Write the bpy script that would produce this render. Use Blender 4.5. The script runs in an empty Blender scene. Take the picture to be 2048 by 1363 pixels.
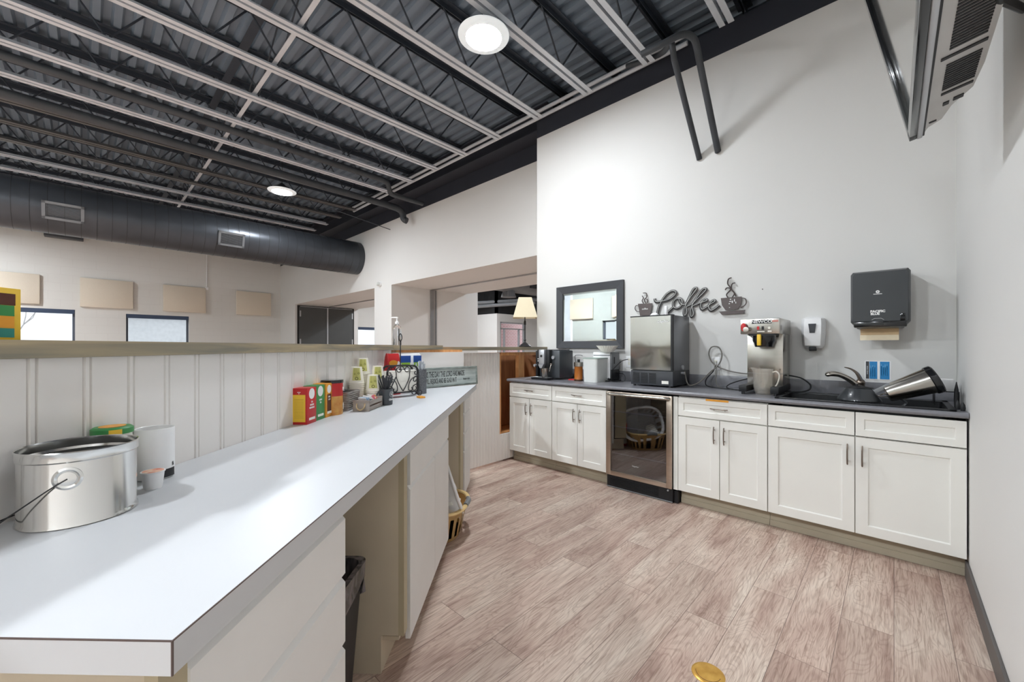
import bpy, bmesh, math, random
from mathutils import Vector, Matrix
random.seed(7)
PI = math.pi
sc = bpy.context.scene
COL = sc.collection

# ------------------------------------------------------------------ camera
CAM_H = 1.27
cam_data = bpy.data.cameras.new('camera')
cam = bpy.data.objects.new('camera', cam_data)
COL.objects.link(cam)
cam.location = (0, 0, CAM_H)
cam.rotation_euler = (PI / 2, 0, math.radians(43.4))
cam_data.sensor_width = 36
cam_data.sensor_fit = 'HORIZONTAL'
cam_data.lens = 808 / 2048 * 36
cam_data.shift_y = (693 - 681.5) / 2048
cam_data.clip_start = 0.02
cam_data.clip_end = 200
sc.camera = cam

# ------------------------------------------------------------------ view, world
sc.view_settings.view_transform = 'Standard'
sc.view_settings.look = 'None'
sc.view_settings.gamma = 1
sc.view_settings.exposure = 0.18
sc.view_settings.use_curve_mapping = False
sc.cycles.max_bounces = 10
sc.cycles.diffuse_bounces = 6
sc.cycles.glossy_bounces = 5
sc.cycles.transmission_bounces = 8
sc.cycles.transparent_max_bounces = 12
sc.cycles.sample_clamp_indirect = 6
sc.cycles.caustics_reflective = False
sc.cycles.caustics_refractive = False
LAMP_E = 305      # emission strength of the round ceiling lamps in view and the kitchen fill lamp
FILL_E = 800      # the unseen lamps added for fill, made stronger
SKY_E = 1.15

w = bpy.data.worlds.new('sky')
sc.world = w
w.use_nodes = True
bg = w.node_tree.nodes['Background']
bg.inputs[0].default_value = (0.86, 0.93, 1.0, 1)
bg.inputs[1].default_value = SKY_E

# ------------------------------------------------------------------ materials
def lin(c):
    return tuple(((x / 255) / 12.92 if x / 255 <= 0.04045 else ((x / 255 + 0.055) / 1.055) ** 2.4) for x in c) + (1,)

class NT:
    def __init__(s, m):
        s.t = m.node_tree; s.n = s.t.nodes; s.l = s.t.links
    def new(s, kind, **kw):
        nd = s.n.new(kind)
        for k, v in kw.items():
            if k.startswith('_'): setattr(nd, k[1:], v)
            else: nd.inputs[k.replace('__', ' ')].default_value = v
        return nd
    def link(s, a, b): s.l.new(a, b)

MATS = {}
def mat(name, rgb, rough=0.5, metal=0.0, var=0.04, scale=6.0, bump=0.0, spec=0.5, stretch=(1, 1, 1), rgb2=None, coat=0.0,
        trans=0.0, ior=1.45, aniso=0.0, distort=0.0, detail=4.0):
    """painted / plastic / metal surface with a faint procedural mottling"""
    if name in MATS: return MATS[name]
    m = bpy.data.materials.new(name); m.use_nodes = True
    t = NT(m); b = t.n['Principled BSDF']
    tc = t.new('ShaderNodeTexCoord'); mp = t.new('ShaderNodeMapping'); mp.inputs['Scale'].default_value = stretch
    t.link(tc.outputs['Object'], mp.inputs[0])
    nz = t.new('ShaderNodeTexNoise', Scale=scale, Detail=detail, Distortion=distort); t.link(mp.outputs[0], nz.inputs['Vector'])
    cr = t.new('ShaderNodeValToRGB'); c1 = lin(rgb)
    c2 = lin(rgb2) if rgb2 else tuple(max(0, x * (1 - 2 * var)) for x in c1[:3]) + (1,)
    cr.color_ramp.elements[0].position = 0.35; cr.color_ramp.elements[1].position = 0.65
    cr.color_ramp.elements[0].color = c2; cr.color_ramp.elements[1].color = c1
    t.link(nz.outputs[0], cr.inputs[0]); t.link(cr.outputs[0], b.inputs['Base Color'])
    b.inputs['Roughness'].default_value = rough; b.inputs['Metallic'].default_value = metal
    b.inputs['Specular IOR Level'].default_value = spec
    b.inputs['Coat Weight'].default_value = coat
    b.inputs['Transmission Weight'].default_value = trans
    b.inputs['IOR'].default_value = ior
    b.inputs['Anisotropic'].default_value = aniso
    if bump:
        bp = t.new('ShaderNodeBump', Strength=bump, Distance=0.002)
        t.link(nz.outputs[0], bp.inputs['Height']); t.link(bp.outputs[0], b.inputs['Normal'])
    MATS[name] = m
    return m

def glass_mat(name, tint=(255, 255, 255), refl=0.0, alpha_tint=1.0):
    """thin pane: see-through with a fresnel reflection"""
    m = bpy.data.materials.new(name); m.use_nodes = True
    t = NT(m); t.n.remove(t.n['Principled BSDF']); out = t.n['Material Output']
    tr = t.new('ShaderNodeBsdfTransparent'); tr.inputs[0].default_value = tuple(x * alpha_tint for x in lin(tint)[:3]) + (1,)
    gl = t.new('ShaderNodeBsdfGlossy'); gl.inputs['Roughness'].default_value = 0.02
    fr = t.new('ShaderNodeFresnel', IOR=1.5); mx = t.new('ShaderNodeMixShader')
    ge = t.new('ShaderNodeNewGeometry'); io = t.new('ShaderNodeMath', _operation='MULTIPLY_ADD'); io.inputs[1].default_value = 1 / 1.5 - 1.5; io.inputs[2].default_value = 1.5
    t.link(ge.outputs['Backfacing'], io.inputs[0]); t.link(io.outputs[0], fr.inputs[0])
    ad = t.new('ShaderNodeMath', _operation='ADD'); ad.use_clamp = True; ad.inputs[1].default_value = refl
    t.link(fr.outputs[0], ad.inputs[0]); t.link(ad.outputs[0], mx.inputs[0])
    t.link(tr.outputs[0], mx.inputs[1]); t.link(gl.outputs[0], mx.inputs[2]); t.link(mx.outputs[0], out.inputs[0])
    MATS[name] = m
    return m

def emit_mat(name, rgb, e):
    m = bpy.data.materials.new(name); m.use_nodes = True
    b = m.node_tree.nodes['Principled BSDF']
    b.inputs['Base Color'].default_value = lin(rgb)
    b.inputs['Emission Color'].default_value = lin(rgb); b.inputs['Emission Strength'].default_value = e
    MATS[name] = m
    return m

def floor_mat():
    m = bpy.data.materials.new('vinyl wood planks'); m.use_nodes = True
    t = NT(m); b = t.n['Principled BSDF']
    tc = t.new('ShaderNodeTexCoord'); sp = t.new('ShaderNodeSeparateXYZ'); t.link(tc.outputs['Object'], sp.inputs[0])
    cb = t.new('ShaderNodeCombineXYZ'); t.link(sp.outputs[1], cb.inputs[0]); t.link(sp.outputs[0], cb.inputs[1])
    br = t.new('ShaderNodeTexBrick', _offset=0.37, _offset_frequency=2, _squash=1)
    br.inputs['Color1'].default_value = (0, 0, 0, 1); br.inputs['Color2'].default_value = (1, 1, 1, 1)
    br.inputs['Mortar'].default_value = (0.5, 0.5, 0.5, 1)
    br.inputs['Scale'].default_value = 1; br.inputs['Brick Width'].default_value = 1.22
    br.inputs['Row Height'].default_value = 0.182; br.inputs['Mortar Size'].default_value = 0.0012
    br.inputs['Mortar Smooth'].default_value = 0.3
    t.link(cb.outputs[0], br.inputs['Vector'])
    # plank-local grain coordinates: (along*1, across*k, random)
    def coords(a, c, k):
        x = t.new('ShaderNodeMath', _operation='MULTIPLY'); t.link(sp.outputs[1], x.inputs[0]); x.inputs[1].default_value = a
        y = t.new('ShaderNodeMath', _operation='MULTIPLY'); t.link(sp.outputs[0], y.inputs[0]); y.inputs[1].default_value = c
        z = t.new('ShaderNodeMath', _operation='MULTIPLY'); t.link(br.outputs['Color'], z.inputs[0]); z.inputs[1].default_value = k
        v = t.new('ShaderNodeCombineXYZ')
        t.link(x.outputs[0], v.inputs[0]); t.link(y.outputs[0], v.inputs[1]); t.link(z.outputs[0], v.inputs[2])
        return v
    big = t.new('ShaderNodeTexNoise', Scale=1.0, Detail=3.0, Distortion=0.6); t.link(coords(1.3, 6.5, 9).outputs[0], big.inputs['Vector'])
    # cathedral grain: contour lines of a stretched, distorted field
    fld = t.new('ShaderNodeTexNoise', Scale=1.0, Detail=2.0, Distortion=0.7); t.link(coords(1.7, 7.5, 17).outputs[0], fld.inputs['Vector'])
    ml = t.new('ShaderNodeMath', _operation='MULTIPLY'); t.link(fld.outputs[0], ml.inputs[0]); ml.inputs[1].default_value = 130
    sn = t.new('ShaderNodeMath', _operation='SINE'); t.link(ml.outputs[0], sn.inputs[0])
    fine = t.new('ShaderNodeTexNoise', Scale=1.0, Detail=6.0, Roughness=0.65, Distortion=0.9); t.link(coords(6, 120, 31).outputs[0], fine.inputs['Vector'])
    r1 = t.new('ShaderNodeValToRGB'); e = r1.color_ramp.elements
    e[0].position = 0.28; e[0].color = lin((166, 138, 126)); e[1].position = 0.74; e[1].color = lin((220, 205, 190))
    x = e.new(0.42); x.color = lin((192, 168, 154)); x = e.new(0.56); x.color = lin((207, 187, 172))
    t.link(big.outputs[0], r1.inputs[0])
    r2 = t.new('ShaderNodeValToRGB'); e = r2.color_ramp.elements
    e[0].position = 0.36; e[0].color = (0.62, 0.55, 0.52, 1); e[1].position = 0.54; e[1].color = (1.05, 1.05, 1.05, 1)
    t.link(fine.outputs[0], r2.inputs[0])
    r3 = t.new('ShaderNodeValToRGB'); e = r3.color_ramp.elements
    e[0].position = 0.0; e[0].color = (0.76, 0.71, 0.69, 1); e[1].position = 0.42; e[1].color = (1.03, 1.03, 1.03, 1)
    mr = t.new('ShaderNodeMapRange'); mr.inputs['From Min'].default_value = -1; t.link(sn.outputs[0], mr.inputs['Value'])
    t.link(mr.outputs[0], r3.inputs[0])
    m1 = t.new('ShaderNodeMix', _data_type='RGBA', _blend_type='MULTIPLY'); m1.inputs[0].default_value = 0.85
    t.link(r1.outputs[0], m1.inputs[6]); t.link(r2.outputs[0], m1.inputs[7])
    m2 = t.new('ShaderNodeMix', _data_type='RGBA', _blend_type='MULTIPLY'); m2.inputs[0].default_value = 0.55
    t.link(m1.outputs[2], m2.inputs[6]); t.link(r3.outputs[0], m2.inputs[7])
    # plank to plank tone and dark seams
    r4 = t.new('ShaderNodeValToRGB'); e = r4.color_ramp.elements
    e[0].position = 0; e[0].color = (0.90, 0.89, 0.885, 1); e[1].position = 1; e[1].color = (1.05, 1.05, 1.05, 1)
    t.link(br.outputs['Color'], r4.inputs[0])
    m3 = t.new('ShaderNodeMix', _data_type='RGBA', _blend_type='MULTIPLY'); m3.inputs[0].default_value = 1
    t.link(m2.outputs[2], m3.inputs[6]); t.link(r4.outputs[0], m3.inputs[7])
    m4 = t.new('ShaderNodeMix', _data_type='RGBA'); t.link(br.outputs['Fac'], m4.inputs[0])
    t.link(m3.outputs[2], m4.inputs[6]); m4.inputs[7].default_value = lin((112, 92, 84))
    t.link(m4.outputs[2], b.inputs['Base Color'])
    b.inputs['Roughness'].default_value = 0.42; b.inputs['Specular IOR Level'].default_value = 0.35
    bp = t.new('ShaderNodeBump', Strength=0.12, Distance=0.001); t.link(fine.outputs[0], bp.inputs['Height'])
    t.link(bp.outputs[0], b.inputs['Normal'])
    return m

def block_mat(name, rgb, mortar, bw, rh, ms, bump=0.5, c2=None, axis='yz'):
    m = bpy.data.materials.new(name); m.use_nodes = True
    t = NT(m); b = t.n['Principled BSDF']
    tc = t.new('ShaderNodeTexCoord'); sp = t.new('ShaderNodeSeparateXYZ'); t.link(tc.outputs['Object'], sp.inputs[0])
    cb = t.new('ShaderNodeCombineXYZ')
    t.link(sp.outputs[1 if axis == 'yz' else 0], cb.inputs[0]); t.link(sp.outputs[2], cb.inputs[1])
    br = t.new('ShaderNodeTexBrick', _offset=0.5); t.link(cb.outputs[0], br.inputs['Vector'])
    br.inputs['Color1'].default_value = lin(rgb); br.inputs['Color2'].default_value = lin(c2 or rgb)
    br.inputs['Mortar'].default_value = lin(mortar); br.inputs['Scale'].default_value = 1
    br.inputs['Brick Width'].default_value = bw; br.inputs['Row Height'].default_value = rh
    br.inputs['Mortar Size'].default_value = ms; br.inputs['Mortar Smooth'].default_value = 0.6
    t.link(br.outputs['Color'], b.inputs['Base Color']); b.inputs['Roughness'].default_value = 0.75
    if bump:
        bp = t.new('ShaderNodeBump', Strength=bump, Distance=0.004); bp.invert = True
        t.link(br.outputs['Fac'], bp.inputs['Height']); t.link(bp.outputs[0], b.inputs['Normal'])
    return m

M_floor = floor_mat()
M_wall = mat('warm white wall paint', (219, 218, 215), 0.6, var=0.008, scale=1.5, bump=0.02, spec=0.3)
M_block = block_mat('white painted block wall', (222, 220, 215), (217, 214, 209), 0.4, 0.2, 0.005, .2)
M_black = mat('black ceiling paint', (48, 50, 58), 0.5, var=0.06, scale=3)
M_deck = mat('dark grey deck paint', (122, 134, 147), 0.42, var=0.08, scale=1.2)
M_joist = mat('charcoal steel paint', (58, 63, 71), 0.4, var=0.05)
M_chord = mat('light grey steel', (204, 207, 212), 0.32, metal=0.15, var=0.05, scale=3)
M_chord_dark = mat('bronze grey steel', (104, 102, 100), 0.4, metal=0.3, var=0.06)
M_duct = mat('charcoal duct paint', (74, 77, 82), 0.32, metal=0.5, var=0.12, scale=2.2)
M_seam = mat('duct seam', (40, 41, 44), 0.5)
M_grille = mat('grey grille metal', (116, 117, 119), 0.4, metal=0.4)
M_dark = mat('matte black', (26, 27, 29), 0.5, var=0.05)
M_gloss = mat('gloss black plastic', (22, 23, 25), 0.15, var=0.03, coat=0.4)
M_lam = mat('white laminate', (209, 211, 214), 0.38, var=0.006, spec=0.45)
M_edge = mat('laminate edge band', (200, 201, 203), 0.4, var=0.01)
M_seamline = mat('brown laminate seam', (92, 78, 74), 0.6)
M_cab_old = mat('off white slab fronts', (234, 233, 231), 0.45, var=0.012)
M_beige = mat('beige carcass melamine', (206, 194, 172), 0.5, var=0.035, scale=5)
M_beige2 = mat('tan face frame', (184, 172, 144), 0.5, var=0.03)
M_cab = mat('white shaker paint', (228, 227, 221), 0.38, var=0.008)
M_toe = mat('taupe toe kick', (166, 157, 138), 0.5, var=0.03)
M_nickel = mat('brushed nickel', (196, 190, 182), 0.25, metal=1.0, var=0.04)
M_bronze = mat('pewter pull metal', (140, 128, 118), 0.3, metal=1.0)
M_counter = mat('grey countertop laminate', (124, 124, 129), 0.28, var=0.04, scale=60, spec=0.6)
M_counter_edge = mat('taupe countertop edge', (128, 123, 119), 0.4, var=0.05, scale=60)
M_knee = mat('white beadboard', (234, 230, 226), 0.5, var=0.012, scale=3)
M_barwood = mat('weathered bar wood', (176, 158, 126), 0.5, scale=2.2, stretch=(.9, 7, 14), rgb2=(126, 121, 108), distort=.8, detail=8, bump=0.2)
M_barwood_y = mat('weathered bar wood crosswise', (176, 158, 126), 0.5, scale=2.2, stretch=(7, .9, 14), rgb2=(126, 121, 108), distort=.8, detail=8, bump=0.2)
M_orange = mat('orange stained wood', (236, 176, 116), 0.45, scale=5, rgb2=(216, 150, 92), stretch=(6, 6, .8), detail=6)
M_brown = mat('brown wood back', (200, 142, 98), 0.5, scale=4, rgb2=(176, 120, 80), stretch=(5, 5, .8), detail=6)
M_steel = mat('stainless steel', (176, 172, 165), 0.22, metal=1.0, var=0.03, scale=2, stretch=(1, 1, 30))
M_steel_s = mat('satin stainless side', (176, 174, 170), 0.3, metal=0.9, var=0.03)
M_tin = mat('tinplate', (222, 222, 220), 0.16, metal=1.0, var=0.03, scale=5)
M_white = mat('white plastic', (240, 240, 240), 0.35, var=0.01)
M_offwhite = mat('cream plastic', (226, 224, 212), 0.4, var=0.01)
M_paper = mat('paper white', (240, 237, 228), 0.8, var=0.02, scale=20)
M_panel = mat('beige fabric panel', (226, 214, 196), 0.9, var=0.02, scale=90)
M_base = mat('dark grey vinyl base', (92, 88, 86), 0.5, var=0.04)
M_glass = glass_mat('window glass')
M_clear = mat('clear plastic', (246, 248, 250), 0.08, trans=0.95, ior=1.35, var=0.0)
M_red = mat('red', (196, 38, 40), 0.4)
M_yellow = mat('yellow', (238, 196, 60), 0.45)
M_green = mat('green', (60, 140, 76), 0.45)
M_blue = mat('blue', (32, 78, 160), 0.45)
M_lblue = mat('sky blue print', (38, 134, 196), 0.5)
M_lime = mat('lime print', (150, 200, 60), 0.45)
M_orangep = mat('orange print', (232, 160, 52), 0.45)
M_maroon = mat('maroon print', (150, 36, 34), 0.45)
M_brownp = mat('dark brown print', (86, 44, 30), 0.5)
M_ink = mat('dark ink', (60, 62, 60), 0.6)
M_ink_w = mat('white ink', (240, 240, 238), 0.5)
M_weave = mat('grey basket weave', (176, 170, 164), 0.7, scale=60, rgb2=(128, 122, 118), stretch=(.3, .3, 2.2), bump=0.6)
M_crate = mat('grey washed crate wood', (168, 160, 152), 0.7, scale=9, rgb2=(140, 130, 122), stretch=(.4, .4, 3))
M_rope = mat('tan rope', (206, 184, 148), 0.8, scale=80, rgb2=(170, 146, 110))
M_iron = mat('black wrought iron', (34, 33, 36), 0.45)
M_mug = mat('slate mug glaze', (72, 76, 80), 0.3)
M_mesh = mat('grey wire mesh', (128, 130, 134), 0.5, metal=0.5, scale=200, rgb2=(86, 88, 92))
M_kraft = mat('kraft paper towel', (200, 172, 134), 0.85, var=0.03, scale=40)
M_kraft_l = mat('pale kraft paper towel', (232, 218, 190), 0.85, var=0.02, scale=40)
M_tanpl = mat('tan plastic basket', (228, 196, 138), 0.4, var=0.02)
M_amber = mat('amber syrup', (176, 104, 42), 0.2, var=0.05, scale=12)
M_shade = mat('cream lamp shade', (226, 212, 182), 0.8, var=0.01, scale=60)
M_sign = mat('weathered grey sign board', (186, 193, 189), 0.7, scale=5, rgb2=(154, 163, 160), stretch=(1, 1, 6), detail=6)
M_cupart = mat('dark brown metal art', (92, 82, 80), 0.5, var=0.05)
M_sink = mat('black composite sink', (36, 37, 40), 0.35, var=0.05, scale=80)
M_cord = mat('grey cord', (120, 116, 110), 0.5)
M_grey = mat('mid grey plastic', (128, 130, 132), 0.4)
M_lgrey = mat('pale grey plastic', (206, 208, 204), 0.4)
M_silver = mat('silver plastic', (190, 192, 196), 0.3, metal=0.5)
M_tvback = mat('silver television shell', (198, 198, 196), 0.4, metal=0.2)
M_pipe = mat('dark grey pipe wrap', (64, 67, 71), 0.55, var=0.08)
M_screen = mat('television screen', (206, 206, 202), 0.08, metal=0.9, var=0.0)
M_mirror = mat('silvered mirror glass', (222, 228, 226), 0.01, metal=1.0, var=0.0)
M_frame = mat('charcoal picture frame', (62, 64, 68), 0.45, var=0.05)
M_winframe = mat('slate window frame', (84, 90, 102), 0.5)
M_blind = mat('navy roller blind', (62, 76, 100), 0.6)
M_doorg = mat('charcoal partition panel', (74, 76, 76), 0.55, var=0.02)
M_brick = block_mat('pink red brick', (234, 184, 182), (248, 242, 242), 0.2, 0.075, 0.010, 0.3, (224, 170, 170))
M_alum = mat('aluminium channel', (170, 170, 170), 0.35, metal=0.8)
M_fglass = glass_mat('dark cooler glass', (176, 182, 196), 0.20)
M_pc = glass_mat('clear polycarbonate sheet', (252, 250, 246), 0.03)
_t = NT(M_pc); _o = _t.n['Material Output']; _src = _o.inputs[0].links[0].from_socket
_d = _t.new('ShaderNodeBsdfDiffuse'); _d.inputs[0].default_value = (.86, .83, .78, 1); _m = _t.new('ShaderNodeMixShader'); _m.inputs[0].default_value = .13
_t.link(_src, _m.inputs[1]); _t.link(_d.outputs[0], _m.inputs[2]); _t.link(_m.outputs[0], _o.inputs[0])
M_coldin = mat('cooler liner', (30, 32, 40), 0.4)
M_liner = mat('grey bin liner', (108, 102, 104), 0.22, rgb2=(52, 50, 52), scale=22, distort=1.5, stretch=(1, 1, .35))
M_bark = mat('grey bark', (190, 186, 184), 0.8)

# ------------------------------------------------------------------ mesh helpers
class MB:
    """collects simple solids into one mesh"""
    def __init__(s): s.bm = bmesh.new()
    def _t(s, vs, mtx):
        if mtx is not None: bmesh.ops.transform(s.bm, matrix=mtx, verts=vs)
        return vs
    def box(s, x0, x1, y0, y1, z0, z1, mtx=None, bev=0.0, seg=2):
        r = bmesh.ops.create_cube(s.bm, size=1)
        vs = r['verts']
        for v in vs:
            v.co = Vector((x0 + (v.co.x + .5) * (x1 - x0), y0 + (v.co.y + .5) * (y1 - y0), z0 + (v.co.z + .5) * (z1 - z0)))
        if bev:
            es = list({e for v in vs for e in v.link_edges})
            r = bmesh.ops.bevel(s.bm, geom=es, offset=bev, segments=seg, affect='EDGES', profile=.5)
            vs = list({v for f in r['faces'] for v in f.verts} | {v for v in vs if v.is_valid})
        s._t(vs, mtx); return s
    def lathe(s, prof, c=(0, 0, 0), seg=32, mtx=None, ax=(1, 1), a0=0, a1=2 * PI, close=True):
        """prof: list of (radius, z)"""
        rings = []; full = abs(a1 - a0 - 2 * PI) < 1e-6
        n = seg if full else seg + 1
        vs = []
        for r, z in prof:
            if r < 1e-6:
                v = s.bm.verts.new((c[0], c[1], c[2] + z)); rings.append([v]); vs.append(v)
            else:
                ring = [s.bm.verts.new((c[0] + r * ax[0] * math.cos(a0 + (a1 - a0) * i / seg), c[1] + r * ax[1] * math.sin(a0 + (a1 - a0) * i / seg), c[2] + z)) for i in range(n)]
                rings.append(ring); vs += ring
        for a, b in zip(rings, rings[1:]):
            m = seg
            for i in range(m):
                j = (i + 1) % n if full else i + 1
                if len(a) == 1 and len(b) == 1: continue
                if len(a) == 1: s.bm.faces.new((a[0], b[j], b[i]))
                elif len(b) == 1: s.bm.faces.new((a[i], a[j], b[0]))
                else: s.bm.faces.new((a[i], a[j], b[j], b[i]))
        s._t(vs, mtx); return s
    def cyl(s, p0, p1, r0, r1=None, seg=20, caps=True):
        r1 = r0 if r1 is None else r1
        p0 = Vector(p0); p1 = Vector(p1); d = p1 - p0
        m = Matrix.Translation(p0) @ d.to_track_quat('Z', 'Y').to_matrix().to_4x4()
        L = d.length
        prof = [(r0, 0), (r1, L)]
        if caps: prof = [(0, 0)] + prof + [(0, L)]
        return s.lathe(prof, seg=seg, mtx=m)
    def tube(s, pts, r, seg=8, closed=False, flat=1.0, up=None, caps=True):
        pts = [Vector(p) for p in pts]; n = len(pts); rings = []
        u = None
        for i, p in enumerate(pts):
            if closed: d = pts[(i + 1) % n] - pts[i - 1]
            else: d = pts[min(i + 1, n - 1)] - pts[max(i - 1, 0)]
            d.normalize()
            if up is not None: a = Vector(up)
            elif u is not None: a = u
            else: a = Vector((0, 0, 1)) if abs(d.z) < .9 else Vector((1, 0, 0))
            v = d.cross(a)
            if v.length < 1e-4: v = d.cross(Vector((1, .3, 0)))
            v.normalize(); u = v.cross(d).normalized()
            rr = r[i] if isinstance(r, (list, tuple)) else r
            rings.append([s.bm.verts.new(p + v * rr * math.cos(2 * PI * k / seg) + u * rr * flat * math.sin(2 * PI * k / seg)) for k in range(seg)])
        for i in range(n if closed else n - 1):
            a, b = rings[i], rings[(i + 1) % n]
            for k in range(seg):
                s.bm.faces.new((a[k], a[(k + 1) % seg], b[(k + 1) % seg], b[k]))
        if not closed and caps:
            s.bm.faces.new(rings[0][::-1]); s.bm.faces.new(rings[-1])
        return s
    def prism(s, poly, z0, z1, mtx=None, bev=0.0):
        """extrude an (x, y) outline from z0 to z1"""
        a = [s.bm.verts.new((x, y, z0)) for x, y in poly]; b = [s.bm.verts.new((x, y, z1)) for x, y in poly]
        n = len(poly)
        s.bm.faces.new(a[::-1]); s.bm.faces.new(b)
        for i in range(n): s.bm.faces.new((a[i], a[(i + 1) % n], b[(i + 1) % n], b[i]))
        s._t(a + b, mtx); return s
    def quad(s, *ps):
        s.bm.faces.new([s.bm.verts.new(p) for p in ps]); return s
    def loft(s, rings, caps=True):
        rr = [[s.bm.verts.new(p) for p in r] for r in rings]; n = len(rr[0])
        for a, b in zip(rr, rr[1:]):
            for i in range(n): s.bm.faces.new((a[i], a[(i + 1) % n], b[(i + 1) % n], b[i]))
        if caps: s.bm.faces.new(rr[0][::-1]); s.bm.faces.new(rr[-1])
        return s

def link(name, me, m, parent=None, label=None):
    o = bpy.data.objects.new(name, me); COL.objects.link(o)
    if m is not None: me.materials.clear(); me.materials.append(m)
    if parent is not None: o.parent = parent
    if label: o['label'] = label
    return o

def obj(name, mb, m, parent=None, smooth=35, label=None):
    bmesh.ops.recalc_face_normals(mb.bm, faces=mb.bm.faces)
    me = bpy.data.meshes.new(name); mb.bm.to_mesh(me); mb.bm.free()
    if smooth:
        me.polygons.foreach_set('use_smooth', [True] * len(me.polygons))
        me.set_sharp_from_angle(angle=math.radians(smooth))
    return link(name, me, m, parent, label)

def tag(o, label, cat, group=None, kind=None):
    o['label'] = label; o['category'] = cat
    if group: o['group'] = group
    if kind: o['kind'] = kind
    return o

def thing(name, label, cat, loc=(0, 0, 0), rz=0, group=None):
    o = bpy.data.objects.new(name, None); COL.objects.link(o)
    o.empty_display_size = .05
    o.location = loc; o.rotation_euler = (0, 0, rz)
    return tag(o, label, cat, group)

def struct(name, mb, m, parent=None, smooth=0):
    o = obj(name, mb, m, parent, smooth)
    if parent is None: o['kind'] = 'structure'
    return o

def dup(root, loc, rz=None, label=None, group=None):
    r = root.copy(); COL.objects.link(r); r.location = loc
    if rz is not None: r.rotation_euler = (0, 0, rz)
    if label: r['label'] = label
    if group: r['group'] = group
    for ch in list(root.children):
        c = ch.copy(); COL.objects.link(c); c.parent = r
        for g in ch.children:
            d = g.copy(); COL.objects.link(d); d.parent = c
    return r

TXT = Matrix.Rotation(PI / 2, 4, 'X')                       # faces -y
TXT_E = Matrix.Rotation(-PI / 2, 4, 'Z') @ Matrix.Rotation(PI / 2, 4, 'X')   # faces -x
def text(name, s, size, loc, m, parent, rot=TXT, sx=1.0, ext=0.0004, align='CENTER', bold=0.0):
    cu = bpy.data.curves.new(name, 'FONT'); cu.body = s; cu.size = size; cu.extrude = ext
    cu.align_x = align; cu.align_y = 'CENTER'; cu.offset = bold; cu.resolution_u = 3
    o = bpy.data.objects.new('tmp', cu); COL.objects.link(o)
    dg = bpy.context.evaluated_depsgraph_get()
    me = bpy.data.meshes.new_from_object(o.evaluated_get(dg)); me.name = name
    bpy.data.objects.remove(o)
    me.transform(Matrix.Translation(loc) @ rot @ Matrix.Diagonal((sx, 1, 1, 1)))
    return link(name, me, m, parent)

def smooth_path(pts, n=6, closed=False):
    """Catmull-Rom"""
    P = [Vector(p) for p in pts]; out = []; N = len(P)
    rng = range(N) if closed else range(N - 1)
    for i in rng:
        if closed: a, b, c, d = P[i - 1], P[i], P[(i + 1) % N], P[(i + 2) % N]
        else: a, b, c, d = P[max(i - 1, 0)], P[i], P[i + 1], P[min(i + 2, N - 1)]
        for k in range(n):
            t = k / n
            out.append(.5 * ((2 * b) + (c - a) * t + (2 * a - 5 * b + 4 * c - d) * t * t + (-a + 3 * b - 3 * c + d) * t ** 3))
    if not closed: out.append(P[-1])
    return out

# ================================================================== THE ROOM
YW = 3.90          # wall behind the back counter
XE = 0.295         # wall at the end of the back counter
XW = -14.5         # block wall across the hall
YM = 4.37          # hall wall with the two wide openings
ZB = 3.88          # where white paint stops and black starts
ZD = 4.52          # underside of roof deck
DIAG = math.radians(90 + 43.4 - 1.33)       # direction of the white counter
dd = Vector((math.cos(DIAG), math.sin(DIAG), 0)); dn = Vector((math.sin(DIAG), -math.cos(DIAG), 0))
def dg_pt(s, n, z=0): return dd * s + dn * n + Vector((0, 0, z))

struct('floor', MB().box(XW, 1.0, -4.3, 14.2, -.05, 0), M_floor)

# corrugated roof deck
def deck(x0, x1, y0, y1):
    mb = MB(); prof = []; y = y0
    while y < y1:
        prof += [(y, ZD), (y + .055, ZD), (y + .075, ZD + .045), (y + .13, ZD + .045)]; y += .15
    a = [mb.bm.verts.new((x0, p, z)) for p, z in prof]; b = [mb.bm.verts.new((x1, p, z)) for p, z in prof]
    for i in range(len(prof) - 1): mb.bm.faces.new((a[i], a[i + 1], b[i + 1], b[i]))
    mb.box(x0, x1, y0, prof[-1][0], ZD + .08, ZD + .1)
    return mb
mb = deck(XW - .3, 1.0, -4.3, 11.3)
d2 = deck(-11.5, 1.0, 11.3, 14.3); me = bpy.data.meshes.new('tmp'); d2.bm.to_mesh(me); mb.bm.from_mesh(me); d2.bm.free()
struct('ceiling', mb, M_deck)

# wall behind the back counter, white below and black above
struct('wall_north', MB().box(-3.256, .5, YW, 6.4, 0, ZB), M_wall)
struct('trim_1', MB().box(-3.256, .5, YW, 6.4, ZB, 4.13).box(-3.256, .5, 4.42, 6.4, 4.13, ZD + .05), M_black)
# right wall
struct('wall_east', MB().box(XE, .6, -4.3, YW, 0, ZD + .05), M_wall)
struct('trim_7', MB().box(.5, .6, YW, 6.4, 3.8, ZD + .05), M_black)
struct('baseboard_east', MB().box(XE - .012, XE, -2.0, 3.33, 0, .10, bev=.003), M_base)
# hall wall with the two deep openings
mb = MB().box(XW, -3.256, YM, 6.4, 2.555, ZB)
mb.box(-8.29, -7.572, YM, 6.4, 0, 2.555)
mb.box(XW, -13.169, YM, 6.35, 0, 2.555)
struct('wall_northwest', mb, M_wall)
struct('trim_2', MB().box(XW, -3.256, YM, 6.4, ZB, ZD + .05), M_black)
struct('trim_3', MB().box(-7.572, -3.256, 5.36, 5.39, 2.53, 2.556).box(-13.1, -8.29, 5.36, 5.39, 2.53, 2.556), M_alum)   # partition track in the soffit
struct('trim_4', MB().box(-7.572, -7.545, 5.33, 5.42, 0, 2.54).box(-7.58, -7.55, 5.46, 5.50, 0, 2.54), M_alum)
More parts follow.
